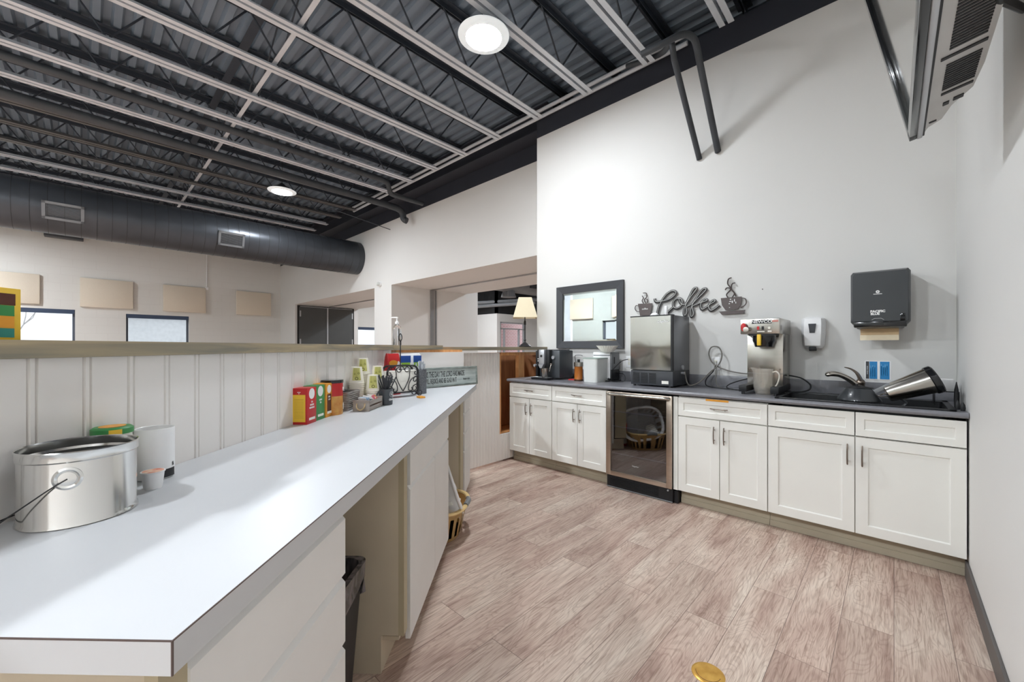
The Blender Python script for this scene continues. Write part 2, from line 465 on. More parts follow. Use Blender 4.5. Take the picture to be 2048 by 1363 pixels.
# partition doors folded back against the jamb of the far opening
d = bpy.data.objects.new('door_1', None); COL.objects.link(d); d['kind'] = 'structure'
obj('door_frame', MB().box(-13.169, -13.13, 4.43, 6.19, 0, 2.53), M_gloss, d, 0)
for y0, y1 in ((4.47, 5.29), (5.33, 6.15)):
    p = obj('door_panel', MB().box(-13.13, -13.105, y0, y1, .02, 2.49), M_doorg, d, 0)
    for z in (1.42, 2.28):
        yy = y0 + .03 if y0 < 5 else y1 - .03
        obj('door_hinge', MB().box(-13.105, -13.095, yy - .018, yy + .018, z - .09, z + .09), M_silver, p, 0)
obj('door_astragal', MB().box(-13.13, -13.09, 5.29, 5.33, .02, 2.5), M_silver, d, 0)
obj('door_header_strip', MB().box(-13.13, -13.095, 4.5, 6.12, 2.49, 2.505), M_silver, d, 0)
# steel beam carrying the joists over the hall wall
beam = thing('steel_beam', 'long black steel beam carrying the joist ends along the hall wall', 'beam', (-8.9, 4.235, 4.125))
obj('bottom_flange', MB().box(-5.6, 5.64, -.13, .13, 0, .018), M_black, beam, 0)
obj('web', MB().box(-5.6, 5.64, -.006, .006, .018, .30), M_black, beam, 0)
obj('top_flange', MB().box(-5.6, 5.64, -.13, .13, .30, .316), M_black, beam, 0)

# block wall with windows
def wall_with_holes(mb, x0, x1, y0, y1, z0, z1, holes):
    ys = sorted({y0, y1} | {h[0] for h in holes} | {h[1] for h in holes})
    for a, b in zip(ys, ys[1:]):
        hs = [h for h in holes if h[0] <= a + 1e-6 and h[1] >= b - 1e-6]
        if not hs: mb.box(x0, x1, a, b, z0, z1)
        else:
            mb.box(x0, x1, a, b, z0, hs[0][2]); mb.box(x0, x1, a, b, hs[0][3], z1)
    return mb
WIN = [(-1.46, -.164, 1.0, 2.17), (.736, 2.027, 1.0, 2.125), (6.97, 8.3, 1.0, 2.01)]
struct('wall_west', wall_with_holes(MB(), XW - .3, XW, -4.3, 11.3, 0, 4.0, WIN), M_block)
struct('trim_5', MB().box(XW - .3, XW, -4.3, 11.3, 4.0, ZD + .05), M_black)
for i, (y0, y1, z0, z1) in enumerate(WIN):
    wn = bpy.data.objects.new('window_%d' % (i + 1), None); COL.objects.link(wn); wn['kind'] = 'structure'; wn.location = (XW - .12, 0, 0)
    f = MB()
    for a in ((y0, y0 + .045, z0, z1), (y1 - .045, y1, z0, z1), (y0, y1, z0, z0 + .045), (y0, y1, z1 - .05, z1)): f.box(-.04, .03, *a)
    obj('window_frame', f, M_winframe, wn, 0)
    obj('window_pane', MB().box(-.012, -.006, y0 + .045, y1 - .045, z0 + .045, z1 - .05), M_glass, wn, 0)
    obj('roller_blind', MB().box(.035, .11, y0 + .01, y1 - .01, z1 - .10, z1), M_blind, wn, 25)
# south wall (seen in the mirror)
WS = (-7.14, -5.9, 1.0, 2.15)
mb = MB().box(XW - .3, WS[0], -4.4, -4.2, 0, ZD + .05).box(WS[1], .6, -4.4, -4.2, 0, ZD + .05).box(WS[0], WS[1], -4.4, -4.2, 0, WS[2]).box(WS[0], WS[1], -4.4, -4.2, WS[3], ZD + .05)
struct('wall_south', mb, mat('toned down wall paint', (176, 181, 178), .6, var=.01))  # tone darkened to hold down the wall's brightness in the mirror
wn = bpy.data.objects.new('window_4', None); COL.objects.link(wn); wn['kind'] = 'structure'; wn.location = (0, -4.3, 0)
f = MB()
for a in ((WS[0], WS[0] + .05, WS[2], WS[3]), (WS[1] - .05, WS[1], WS[2], WS[3])): f.box(a[0], a[1], -.04, .04, a[2], a[3])
for z in (WS[2], WS[3] - .05): f.box(WS[0], WS[1], -.04, .04, z, z + .05)
obj('window_frame', f, M_winframe, wn, 0)
obj('window_pane', MB().box(WS[0] + .05, WS[1] - .05, -.006, .006, WS[2] + .05, WS[3] - .05), M_glass, wn, 0)
d = bpy.data.objects.new('door_2', None); COL.objects.link(d); d['kind'] = 'structure'; d.location = (-9.35, -4.2, 0)
obj('door_frame', MB().box(-.06, 0, 0, .04, 0, 3.3).box(.94, 1.0, 0, .04, 0, 3.3).box(-.06, 1.0, 0, .04, 3.24, 3.3), M_white, d, 0)
obj('door_leaf', MB().box(0, .94, 0, .03, .01, 3.24), mat('pale blue grey door', (210, 216, 224), .4), d, 0)
obj('door_handle', MB().cyl((.12, .03, 2.15), (.12, .09, 2.15), .02).cyl((.12, .08, 2.15), (.26, .08, 2.15), .014), M_nickel, d)

# rooms beyond the openings
struct('wall_far_east', MB().box(.3, .6, 6.4, 14.2, 0, ZD + .05), M_wall)
struct('wall_far_north', MB().box(-11.5, .6, 14.0, 14.2, 0, ZD + .05), M_wall)
struct('wall_far_pier', MB().box(-8.3, -7.7, 6.42, 6.87, 0, ZD), M_wall)
mb = MB().box(XW, -11.505, 11.295, 11.4, 0, 2.6)                                    # face toward the hall
wall_with_holes(mb, -11.6, -11.505, 11.4, 14.0, 0, 2.6, [(11.48, 12.95, 0.0, 2.28)])
struct('wall_far_west', mb, M_wall)
struct('trim_6', MB().box(XW, -11.6, 11.35, 11.45, 2.6, ZD + .02).box(-11.7, -11.6, 11.35, 14.0, 2.6, ZD + .02), M_dark)
d = bpy.data.objects.new('door_3', None); COL.objects.link(d); d['kind'] = 'structure'; d.location = (-11.55, 0, 0)
f = MB()
for y0, y1, z0, z1 in ((11.48, 11.53, 0, 2.28), (12.90, 12.95, 0, 2.28), (11.48, 12.95, 2.22, 2.28), (11.48, 12.95, 1.98, 2.03), (11.72, 11.77, 0, 2.0), (12.6, 12.65, 0, 2.0)):
    f.box(-.04, .04, y0, y1, z0, z1)
obj('door_frame', f, M_silver, d, 0)
obj('door_glass', MB().box(-.005, .005, 11.53, 12.9, .05, 2.22), M_glass, d, 0)
bw = obj('brick_wall', MB().box(-13.3, -13.1, 12.35, 15.6, 0, 3.6), M_brick, None, 0)
tag(bw, 'pink red brick wall standing outside the far glass door', 'wall')
pav = obj('pavement', MB().box(-40, XW - .3, -30, 30, -.12, -.07).box(-14.8, -11.6, 11.4, 30, -.12, -.07), mat('pale concrete', (206, 206, 204), .9), None, 0)
pav['kind'] = 'structure'

# ------------------------------------------------------------------ bar joists
def make_joist(dark=False):
    t = thing('bar_joist', 'light edged open web steel joist running under the dark roof deck', 'joist', (0, 0, 4.0), 0, 'open web roof joists')
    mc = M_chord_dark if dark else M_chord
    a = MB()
    for s in (-1, 1):
        x0, x1 = (s * .012, s * .058) if s > 0 else (-.058, -.012)
        a.box(x0, x1, -4.3, 3.74, 0, .006)
        xi = s * .012
        a.box(min(xi, xi + s * .005), max(xi, xi + s * .005), -4.3, 3.70, .006, .045)
    obj('bottom_chord', a, mc, t, 0)
    b = MB()
    for s in (-1, 1):
        x0, x1 = (s * .012, s * .062) if s > 0 else (-.062, -.012)
        b.box(x0, x1, -4.3, 4.34, .494, .5)
        xi = s * .012
        b.box(min(xi, xi + s * .006), max(xi, xi + s * .006), -4.3, 4.34, .445, .494)
    obj('top_chord', b, M_joist, t, 0)
    wb = MB(); y = -4.2; k = 0; P = .62
    while y + P / 2 < 3.75:
        z0, z1 = (.03, .47) if k % 2 == 0 else (.47, .03)
        wb.tube([(0, y, z0), (0, y + P / 2, z1)], .009, seg=6); y += P / 2; k += 1
    obj('web_rods', wb, M_joist, t)
    return t
J = {}
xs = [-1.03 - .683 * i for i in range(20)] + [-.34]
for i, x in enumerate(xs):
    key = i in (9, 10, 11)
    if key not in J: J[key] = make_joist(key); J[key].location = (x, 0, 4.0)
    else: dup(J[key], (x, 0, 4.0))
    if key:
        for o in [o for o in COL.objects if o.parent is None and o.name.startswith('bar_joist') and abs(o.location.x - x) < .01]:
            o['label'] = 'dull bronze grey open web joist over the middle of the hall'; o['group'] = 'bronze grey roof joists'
# bridging across the joists
br = obj('bridging_bar', MB().box(-13.9, -.5, 1.26, 1.30, 4.047, 4.053), M_chord, None, 0)
tag(br, 'flat light grey bridging bar crossing under all the joists', 'bridging bar')
br = obj('bridging_bar', MB().box(-13.9, -.5, 1.12, 1.20, 4.44, 4.446), M_joist, None, 0)
tag(br, 'dark grey bridging bar crossing high between the joists', 'bridging bar')
# cross rods between joists at the bridging line
for i in range(0, 19):
    x0 = xs[i]; x1 = xs[i + 1]
    o = obj('bridging_rod', MB().tube([(x0 - .02, 1.30, 4.04), (x1 + .02, 1.30, 4.46)], .008, 6).tube([(x0 - .02, 1.32, 4.46), (x1 + .02, 1.32, 4.04)], .008, 6), M_joist)
    tag(o, 'thin crossed bridging rods between two neighbouring joists', 'bridging rod', 'crossed rods between joists')
# two sprinkler pipes running with the joists
sp = thing('sprinkler_pipe', 'thicker dark round pipe turned down at a hooked elbow by the hall wall', 'pipe', (0, 0, 0))
obj('pipe_run', MB().tube([(-6.80, -4.1, 3.97), (-6.84, 3.95, 3.90)], .055, 14), M_pipe, sp)
obj('pipe_elbow', MB().tube(smooth_path([(-6.84, 3.9, 3.90), (-6.84, 4.1, 3.885), (-6.84, 4.18, 3.82), (-6.83, 4.2, 3.72), (-6.78, 4.24, 3.68)], 5), .06, 12), M_pipe, sp)
sp = thing('sprinkler_pipe', 'thinner dark round pipe with a short offset branch near the hall wall', 'pipe', (0, 0, 0))
obj('pipe_run', MB().tube([(-6.10, -4.1, 4.02), (-6.12, 3.35, 4.02)], .045, 14), M_pipe, sp)
obj('pipe_branch', MB().tube(smooth_path([(-6.12, 3.3, 4.02), (-6.13, 3.45, 4.0), (-6.16, 3.52, 3.90), (-6.2, 3.62, 3.86), (-6.2, 4.2, 3.86)], 5), .042, 12), M_pipe, sp)
rod = obj('hanger_rod', MB().tube([(-8.0, 3.3, 3.97), (-7.6, 4.36, 3.70)], .008, 6), M_joist)
tag(rod, 'thin slanting black rod reaching the hall wall above the duct', 'rod')
# conduits along the wall top
for k, (y, z) in enumerate(((3.845, 4.17), (3.86, 4.10))):
    o = obj('conduit', MB().tube([(-8.2, y + .0, z), (-1.40, y, z)], .022, 10), M_chord)
    tag(o, ('upper' if k == 0 else 'lower') + ' light grey conduit of the pair running along the joist ends', 'conduit', 'conduits along the joist ends')
# wrapped pipes dropping to the wall
p = obj('wrapped_pipe', MB().tube(smooth_path([(-1.98, 3.80, 4.13), (-1.6, 3.72, 4.02), (-1.36, 3.34, 3.80), (-1.305, 3.26, 3.72), (-1.305, 3.30, 3.64), (-1.305, 3.36, 3.56), (-1.305, 3.85, 3.05), (-1.305, 3.885, 3.01)], 5), .024, 12), M_pipe)
tag(p, 'shorter dark wrapped pipe slanting down into the wall, end with no upper bend', 'pipe')
p = obj('wrapped_pipe', MB().tube(smooth_path([(-1.5, 3.13, 3.66), (-1.36, 3.15, 3.67), (-1.22, 3.22, 3.72), (-1.16, 3.30, 3.72), (-1.145, 3.36, 3.66), (-1.145, 3.44, 3.56), (-1.145, 3.85, 3.07), (-1.145, 3.885, 3.02)], 5), .026, 12), M_pipe)
tag(p, 'longer dark wrapped pipe bent over at the ceiling and slanting into the wall', 'pipe')

# ------------------------------------------------------------------ ceiling lamps
M_lampglow = emit_mat('lamp glow', (243, 249, 255), LAMP_E)
M_fillglow = emit_mat('fill lamp glow', (243, 249, 255), FILL_E)  # stronger glow for the unseen fill lamps
def make_lamp():
    t = thing('high_bay_lamp', '', 'ceiling lamp', (0, 0, 3.9), 0, 'round high bay lamps')
    obj('lens', MB().lathe([(0, -.002), (.15, -.002), (.15, .004), (0, .004)], seg=40), M_lampglow, t)
    obj('lens_ring', MB().lathe([(.152, -.004), (.215, .012), (.218, .018), (.152, .012), (.152, -.004)], seg=48), emit_mat('glowing lens rim', (222, 228, 230), .35), t)  # clear reflector rim; its emission stands in for light caught from the lens
    obj('housing', MB().lathe([(0, .012), (.16, .012), (.165, .03), (.13, .07), (.07, .10), (.05, .12), (.03, .14), (0, .14)], seg=32), M_dark, t)
    obj('hook', MB().tube(smooth_path([(0, 0, .13), (0, 0, .18), (.02, 0, .20), (0, 0, .23), (-.02, 0, .20), (0, 0, .18)], 4), .005, 6).tube([(0, 0, .22), (0, 0, .60)], .004, 6), M_dark, t)
    return t
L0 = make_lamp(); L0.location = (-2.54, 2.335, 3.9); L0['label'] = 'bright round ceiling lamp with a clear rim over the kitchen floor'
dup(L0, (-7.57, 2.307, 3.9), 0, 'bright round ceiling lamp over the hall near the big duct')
dup(L0, (-.69, -1.9, 3.9), 0, 'unseen round lamp added for fill by the end wall of the kitchen')  # out of view, added to brighten the diagonal cabinet fronts
L1 = make_lamp(); L1['label'] = 'unseen round fill lamp over the hall floor behind the bar'; L1.location = (-2.54, -2.6, 3.9)  # out of view, added as fill for the hall and kitchen
[o for o in L1.children if o.name.startswith('lens') and 'ring' not in o.name][0].data.materials[0] = M_fillglow
for p_, l_ in (((-4.79, -2.6, 3.9), 'unseen round fill lamp over the open floor of the hall'), ((-7.57, -2.6, 3.9), 'unseen round fill lamp over the south side of the hall'),
               ((-12.30, -2.6, 3.9), 'unseen round fill lamp by the block wall'), ((-5.5, 9.3, 3.9), 'unseen round fill lamp in the room beyond the openings'), ((-10.8, 8.6, 3.9), 'unseen round fill lamp beyond the far opening')):
    dup(L1, p_, 0, l_)  # more unseen lamps, added to fill the hall and the rooms beyond

# ------------------------------------------------------------------ round duct
du = thing('spiral_duct', 'large round charcoal spiral duct with two grilles crossing the hall', 'duct', (-9.08, 0, 3.32))
m = Matrix.Translation((0, -4.15, 0)) @ Matrix.Rotation(-PI / 2, 4, 'X')
obj('duct_shell', MB().lathe([(.37, 0), (.37, 8.515)], seg=64, mtx=m), M_duct, du)
sm = MB(); y = -4.0
while y < 4.3:
    sm.lathe([(.370, 0), (.3725, .002), (.3725, .006), (.370, .008)], seg=64, mtx=Matrix.Translation((0, y, 0)) @ Matrix.Rotation(-PI / 2, 4, 'X')); y += .165
o = obj('duct_seams', sm, M_seam, du); o['kind'] = 'stuff'
obj('duct_collar', MB().lathe([(.371, 0), (.378, .0), (.378, .05), (.371, .05)], seg=64, mtx=Matrix.Translation((0, 1.98 + .65, 0)) @ Matrix.Rotation(-PI / 2, 4, 'X')), M_duct, du)
for y0, y1 in ((-.42, -.005), (1.63, 2.03)):
    # boxed register on the kitchen side, tilted a little down
    rm = Matrix.Rotation(math.radians(17), 4, 'Y')
    g = MB(); w0 = (y0 + y1) / 2; hw = (y1 - y0) / 2; r0, r1 = .33, .385; h = .125
    for a in ((w0 - hw, w0 - hw + .035, -h, h), (w0 + hw - .035, w0 + hw, -h, h), (w0 - hw, w0 + hw, -h, -h + .035), (w0 - hw, w0 + hw, h - .035, h)): g.box(r0, r1, *a, mtx=rm)
    r = obj('register', g, M_grille, du, 0)
    obj('register_throat', MB().box(.345, .35, w0 - hw + .03, w0 + hw - .03, -h + .03, h - .03, mtx=rm), M_dark, r, 0)
    s_ = MB()
    for k in range(9):
        z = -h + .047 + k * (2 * h - .094) / 8
        s_.box(.36, .378, w0 - hw + .033, w0 + hw - .033, z - .002, z + .002, mtx=rm)
    obj('register_louvers', s_, M_grille, r, 0)
# items high on the block wall
o = obj('wall_conduit', MB().tube([(XW + .07, -1.6, 3.99), (XW + .07, 3.75, 4.0)], .03, 8), M_dark)
tag(o, 'thin black pipe running along the top of the block wall', 'pipe')
o = obj('unit_heater', MB().box(-14.45, -14.2, -.65, -.02, 3.84, 3.99, bev=.01), M_frame)
tag(o, 'dark flat box hung under the duct on the block wall', 'box')
o = thing('white_conduit', 'white conduit dropping from the ceiling line to the third beige panel', 'conduit', (XW + .02, 2.43, 3.0))
obj('drop', MB().tube([(0, 0, 0), (0, 0, .97)], .013, 8), M_white, o)
obj('junction_box', MB().box(-.02, .035, -.035, .035, -.09, .0, bev=.004), M_white, o)
# acoustic panels
def panel(y0, y1, z0, z1, label):
    o = obj('acoustic_panel', MB().box(0, .05, 0, y1 - y0, 0, z1 - z0, bev=.008), M_panel, None, 30)
    o.location = (XW + .014, y0, z0); tag(o, label, 'acoustic panel', 'beige acoustic panels on the block wall'); return o
panel(-1.66, -.719, 2.262, 2.952, 'beige acoustic panel cut off by the frame, above the window by the snack box')
panel(-.081, .869, 2.253, 2.965, 'beige acoustic panel above the gap between the two hall windows')
panel(1.467, 2.404, 2.241, 2.965, 'beige acoustic panel touched by the white conduit')
panel(3.151, 4.084, 2.246, 2.966, 'beige acoustic panel closest to the dark folding doors')
for k, (x0, x1) in enumerate(((-8.42, -7.49), (-6.75, -5.8))):
    o = obj('acoustic_panel', MB().box(0, x1 - x0, 0, .05, 0, .70, bev=.008), M_panel, None, 30)
    o.location = (x0, -4.186, 2.24)
    tag(o, ('beige acoustic panel seen in the mirror beside the door', 'beige acoustic panel seen in the mirror over the window')[k], 'acoustic panel')
o = thing('security_camera', 'small white dome camera on the pier between the two openings', 'camera', (-8.02, YM, 2.615))
obj('mount', MB().cyl((0, 0, 0), (0, -.04, 0), .05, .05), M_white, o)
obj('dome', MB().lathe([(.045, 0), (.042, .03), (.025, .055), (0, .062)], seg=20, mtx=Matrix.Translation((0.0, -.04, 0)) @ Matrix.Rotation(PI / 2, 4, 'X')), M_lgrey, o)
# duct and pipes in the room beyond
du = thing('far_duct', 'pale grey round duct with a square vent in the far room', 'duct', (-10.2, 11.0, 3.62))
obj('duct_shell', MB().cyl((0, -3.2, 0), (0, 2.9, 0), .36, seg=32), M_grey, du)
obj('vent', MB().box(.30, .42, -.1 + .5, .35 + .5, -.16, .12), M_frame, du, 0)
obj('duct_cone', MB().cyl((0, -.4, -.3), (0, -.4, -.55), .2, .28, 20), M_grey, du)
for k, z in enumerate((3.05, 2.9)):
    o = obj('far_pipe', MB().tube([(-12.5, 10.9, z), (-10.2, 12.4 - k * .3, z + .1)], .07, 10), M_grey)
    tag(o, ('upper' if k == 0 else 'lower') + ' grey pipe crossing the dark space above the far room', 'pipe')
# outside: pale house and bare tree seen through the hall windows
h = thing('house', 'pale gabled house outside the hall window', 'house', (-34, 3.6, 0))
obj('wall', MB().box(-4, 4, -3.2, 3.2, 0, 3.0), mat('pale siding', (236, 238, 240), .8), h, 0)
obj('roof', MB().prism([(-3.7, 2.9), (3.7, 2.9), (0, 4.6)], -4.3, 4.3, mtx=Matrix.Rotation(PI / 2, 4, 'Z') @ Matrix.Rotation(PI / 2, 4, 'X')), mat('pale roof', (214, 218, 224), .8), h, 0)
tr = MB(); random.seed(3)
def branch(p, d, L, r, k):
    q = p + d * L; tr.tube([p, (p + q) / 2 + Vector((0, random.uniform(-.1, .1), 0)), q], [r, r * .85, r * .65], 5)
    if k:
        for _ in range(3 if k > 2 else 2):
            e = (d + Vector((random.uniform(-.5, .5), random.uniform(-.9, .9), random.uniform(-.2, .5)))).normalized()
            branch(q, e, L * .72, r * .6, k - 1)
branch(Vector((0, 0, 0)), Vector((0, .05, 1)), 1.5, .06, 7)
o = obj('bare_tree', tr, M_bark); o.location = (-30, -2.6, -.1); tag(o, 'bare winter tree outside the hall window', 'tree')

# ================================================================== DIAGONAL COUNTER (local x along the counter, y toward the knee wall)
def DT(name, label, cat, s=0, n=0, z=0, rz=0, group=None):
    return thing(name, label, cat, dg_pt(s, n, z), DIAG + rz, group)
CT = .914
# knee wall: board faces with paired beads, extruded vertically
def bead_profile(x0, x1, pitch, depth, first=0.0, beadw=.016):
    out = []; x = x0 + first
    while x < x1 - beadw:
        out += [(x - .003, 0), (x - .001, depth), (x + .001, depth), (x + .004, -.001), (x + beadw - .004, -.001), (x + beadw - .001, depth), (x + beadw + .001, depth), (x + beadw + .003, 0)]
        x += pitch
    return [(x0, 0)] + out + [(x1, 0)]
prof = bead_profile(0.0, 3.22, .1095, .006, .065)
poly = prof + [(3.22, .14), (0, .14)]
kw = obj('knee_wall', MB().prism([(a, b + 1.045) for a, b in poly], 0, 1.245), M_knee, None, 20)
kw.rotation_euler = (0, 0, DIAG); kw['kind'] = 'structure'; kw.name = 'wall_knee_diagonal'
# return of the knee wall toward the back counter
prof = [(1.70, 0), (2.44, 0)]
o = obj('wall_knee_return', MB().prism([(-2.93 - b, a) for a, b in prof] + [(-3.06, 2.44), (-3.06, 1.70)], 0, 1.222), M_knee, None, 20); o['kind'] = 'structure'
mb = MB()
prof = bead_profile(2.44, 3.134, .042, .003, .02, .008)
mb.prism([(-3.15 - b, a) for a, b in prof] + [(-3.175, 3.134), (-3.175, 2.44)], .02, 1.205)
prof = bead_profile(3.134, YW, .042, .003, .02, .008)
mb.prism([(-3.15 - b, a) for a, b in prof] + [(-3.175, YW), (-3.175, 3.134)], .02, .302)
o = obj('wall_knee_panel', mb, M_knee, None, 20); o['kind'] = 'structure'
# unfinished cabinet frame behind the panel opening
cf = thing('open_cabinet', 'unfinished orange wood cabinet frame built into the end of the bar', 'cabinet', (-3.176, 3.14, 0))
obj('post', MB().box(-.045, 0, 0, .04, .05, 1.19), M_orange, cf, 0)
obj('top_rail', MB().box(-.05, .002, .04, .75, 1.17, 1.205), M_orange, cf, 0)
obj('divider', MB().box(-.05, 0.0, .33, .43, .12, 1.17), M_orange, cf, 0)
obj('back_panel', MB().box(-.34, -.32, 0, .75, .05, 1.2), M_brown, cf, 0)
obj('side_panel', MB().box(-.32, -.04, .0, .02, .05, 1.17), M_brown, cf, 0)
obj('end_panel', MB().box(-.34, -.0, .745, .757, .05, 1.2), M_brown, cf, 0)
obj('bottom_panel', MB().box(-.32, -.03, 0, .75, .27, .30), M_orange, cf, 0)
o = obj('ledger_strip', MB().box(-3.10, -2.94, 1.74, 2.43, 1.222, 1.243), M_orange, None, 0); tag(o, 'raw orange wood strip under the bar board, above the sign', 'strip')
# bar boards
mb = MB().prism([(-.2, 1.02), (3.20, 1.02), (3.33, 1.30), (-.2, 1.30)], 1.246, 1.284)
o = obj('bar_board', mb, M_barwood, None, 0); o.rotation_euler = (0, 0, DIAG); tag(o, 'long weathered wood bar board above the white counter', 'bar top')
p1 = dg_pt(3.2, -1.02); p2 = dg_pt(3.33, -1.30)
o = obj('bar_board', MB().prism([(p1.x, p1.y), (-2.93, 2.2), (-3.25, 2.2), (p2.x, p2.y)], 1.246, 1.282), M_barwood_y, None, 0)
tag(o, 'short wedge of weathered bar board where the bar turns', 'bar top')
o = obj('bar_board', MB().box(-3.44, -3.09, 2.2, YW, 1.232, 1.268), M_barwood_y, None, 0)
tag(o, 'weathered bar board carrying the table lamp', 'bar top')

# worktop
wt = thing('worktop', 'long white laminate worktop with grey edge on the old cabinets', 'countertop', (0, 0, 0), DIAG)
poly = [(.481, .424), (3.81, .424), (3.19, 1.043), (.481, 1.043)]
obj('worktop_surface', MB().prism(poly, .8995, .914), M_lam, wt, 0)
def edge_strip(mb, a, b, t, z0, z1):
    a = Vector(a); b = Vector(b); d = (b - a).normalized(); nrm = Vector((d.y, -d.x)) * t
    mb.prism([tuple(a), tuple(b), tuple(b + nrm), tuple(a + nrm)], z0, z1)
e = MB(); edge_strip(e, (.481, .424), (3.81, .424), .0015, .871, .9125); edge_strip(e, (.481, 1.043), (.481, .424), .0015, .871, .9125)
e.prism([(.485, .43), (3.79, .43), (3.79, .445), (.485, .445)], .871, .8995); e.prism([(.485, .445), (.50, .445), (.50, 1.04), (.485, 1.04)], .871, .8995)
obj('edge_band', e, M_edge, wt, 0)
e = MB(); edge_strip(e, (.481, .424), (3.81, .424), .0017, .9125, .9142); edge_strip(e, (.481, 1.043), (.481, .424), .0017, .9125, .9142); e.box(.4792, .4812, .4222, .4242, .871, .914)
obj('edge_seam', e, M_seamline, wt, 0)
# cabinets under it
def slab(name, s0, s1, z0, z1, par, y=.475):
    """slab front with a bevelled top finger pull"""
    mb = MB().prism([(y - .020, z0), (y, z0), (y, z1), (y - .006, z1), (y - .020, z1 - .016)], s0, s1,
                    mtx=Matrix(((0, 0, 1, 0), (1, 0, 0, 0), (0, 1, 0, 0), (0, 0, 0, 1))))
    return obj(name, mb, M_cab_old, par, 0)
def old_carcass(t, s0, s1, toe=.15):
    mb = MB()
    side = [(.477, .15), (.545, .15), (.545, 0), (1.035, 0), (1.035, .868), (.477, .868)]
    R = Matrix(((0, 0, 1, 0), (1, 0, 0, 0), (0, 1, 0, 0), (0, 0, 0, 1)))
    mb.prism(side, s0, s0 + .018, mtx=R); mb.prism(side, s1 - .018, s1, mtx=R)
    mb.box(s0 + .018, s1 - .018, .48, 1.03, .12, .135); mb.box(s0 + .018, s1 - .018, 1.02, 1.035, .135, .868)
    obj('carcass', mb, M_beige, t, 0)
    obj('toe_board', MB().box(s0 + .018, s1 - .018, .545, .56, 0, .12), M_beige, t, 0)
c1 = DT('base_cabinet', 'white drawer cabinet under the near end of the white counter', 'cabinet')
old_carcass(c1, .515, 1.034)
obj('face_frame', MB().box(.50, .545, .459, .477, .10, .868), M_beige2, c1, 0)
for z0, z1 in ((.686, .842), (.510, .679), (.302, .503), (.085, .295)): slab('drawer', .545, 1.034, z0, z1, c1)
c2 = DT('base_cabinet', 'white two door cabinet between the two open bays', 'cabinet')
old_carcass(c2, 1.556, 2.50)
obj('face_frame', MB().box(1.556, 1.60, .455, .477, .15, .868), M_beige2, c2, 0)
for s0, s1 in ((1.645, 2.116), (2.120, 2.513)):
    slab('drawer', s0, s1, .704, .856, c2); slab('door', s0, s1, .075, .700, c2)
c3 = DT('base_cabinet', 'white drawer cabinet at the far end of the white counter', 'cabinet')
old_carcass(c3, 3.06, 3.60)
obj('face_frame', MB().box(3.06, 3.20, .463, .477, .15, .868), M_beige2, c3, 0)
for z0, z1 in ((.740, .852), (.585, .736), (.437, .581), (.085, .433)): slab('drawer', 3.22, 3.565, z0, z1, c3)
# trash can with liner
tc = DT('trash_can', 'black slim trash can with a bunched liner in the near open bay', 'trash can', 1.285, -.70)
def rr(hx, hy, r, z, n=5, cx=0, cy=0):
    out = []
    for qx, qy, a0 in ((1, 1, 0), (-1, 1, PI / 2), (-1, -1, PI), (1, -1, 3 * PI / 2)):
        for k in range(n + 1):
            a = a0 + PI / 2 * k / n
            out.append((cx + qx * (hx - r) + r * math.cos(a), cy + qy * (hy - r) + r * math.sin(a), z))
    return out
obj('bin', MB().loft([rr(.125, .105, .03, 0), rr(.16, .14, .04, .50), rr(.15, .13, .035, .50), rr(.118, .098, .03, .02)], False).loft([rr(.125, .105, .03, 0), rr(.12, .10, .03, .001)]), M_dark, tc)
random.seed(5)
def wob(r, a): return [(x * (1 + random.uniform(-a, a)), y * (1 + random.uniform(-a, a)), z + random.uniform(-a, a) * .2) for x, y, z in r]
obj('liner', MB().loft([wob(rr(.163, .143, .04, .40, 8), .10), wob(rr(.164, .144, .04, .46, 8), .025), rr(.168, .148, .04, .512, 8), rr(.150, .130, .04, .512, 8), wob(rr(.13, .11, .03, .40, 8), .05), wob(rr(.11, .09, .03, .25, 8), .06)], False), M_liner, tc, 25)
# laundry baskets in the far bay
def basket(t, m, hx, hy, h, slots=True):
    n = 40
    def ring(f, z): return [(hx * f * math.copysign(abs(math.cos(a)) ** .7, math.cos(a)), hy * f * math.copysign(abs(math.sin(a)) ** .7, math.sin(a)), z) for a in [2 * PI * k / n for k in range(n)]]
    mb = MB(); bm = mb.bm
    zs = [(0.78, 0), (.82, .12 * h), (.90, .55 * h), (.95, .78 * h), (.97, h)]
    rings = [[bm.verts.new(p) for p in ring(f, z)] for f, z in zs]
    for li in range(len(rings) - 1):
        for i in range(n):
            if slots and li in (1,) and i % 2 == 0: continue
            if slots and li in (2,) and i % 2 == 0 and (i // 2) % 6 != 0: continue
            a, b = rings[li], rings[li + 1]
            bm.faces.new((a[i], a[(i + 1) % n], b[(i + 1) % n], b[i]))
    bm.faces.new(rings[0])
    r = bmesh.ops.solidify(bm, geom=list(bm.faces), thickness=.004)
    obj('basket_body', mb, m, t, 30)
    rim = MB(); rim.tube(ring(1.0, h), .016, 8, closed=True, flat=.7)
    obj('rim', rim, m, t)
t = DT('laundry_basket', 'tan plastic laundry basket on the floor in the far bay', 'basket', 2.772, -.60, 0, PI / 2)
basket(t, M_tanpl, .225, .24, .20)
obj('handle_grip', MB().tube(smooth_path([(-.225, -.06, .205), (-.237, 0, .215), (-.225, .06, .205)], 4), .018, 8), M_grey, t, label='grey grip')
t2 = DT('laundry_basket', 'white slotted laundry basket tipped inside the tan one', 'basket', 2.80, -.66, .33, PI / 2)
t2.rotation_euler = (math.radians(72), math.radians(10), DIAG + .2)
basket(t2, M_white, .24, .20, .19)
t2.location = dg_pt(2.80, -.66, .26)
cl = MB(); random.seed(11)
cl.lathe([(0, .13), (.05, .10), (.08, .05), (.09, 0), (0, -.02)], seg=9)
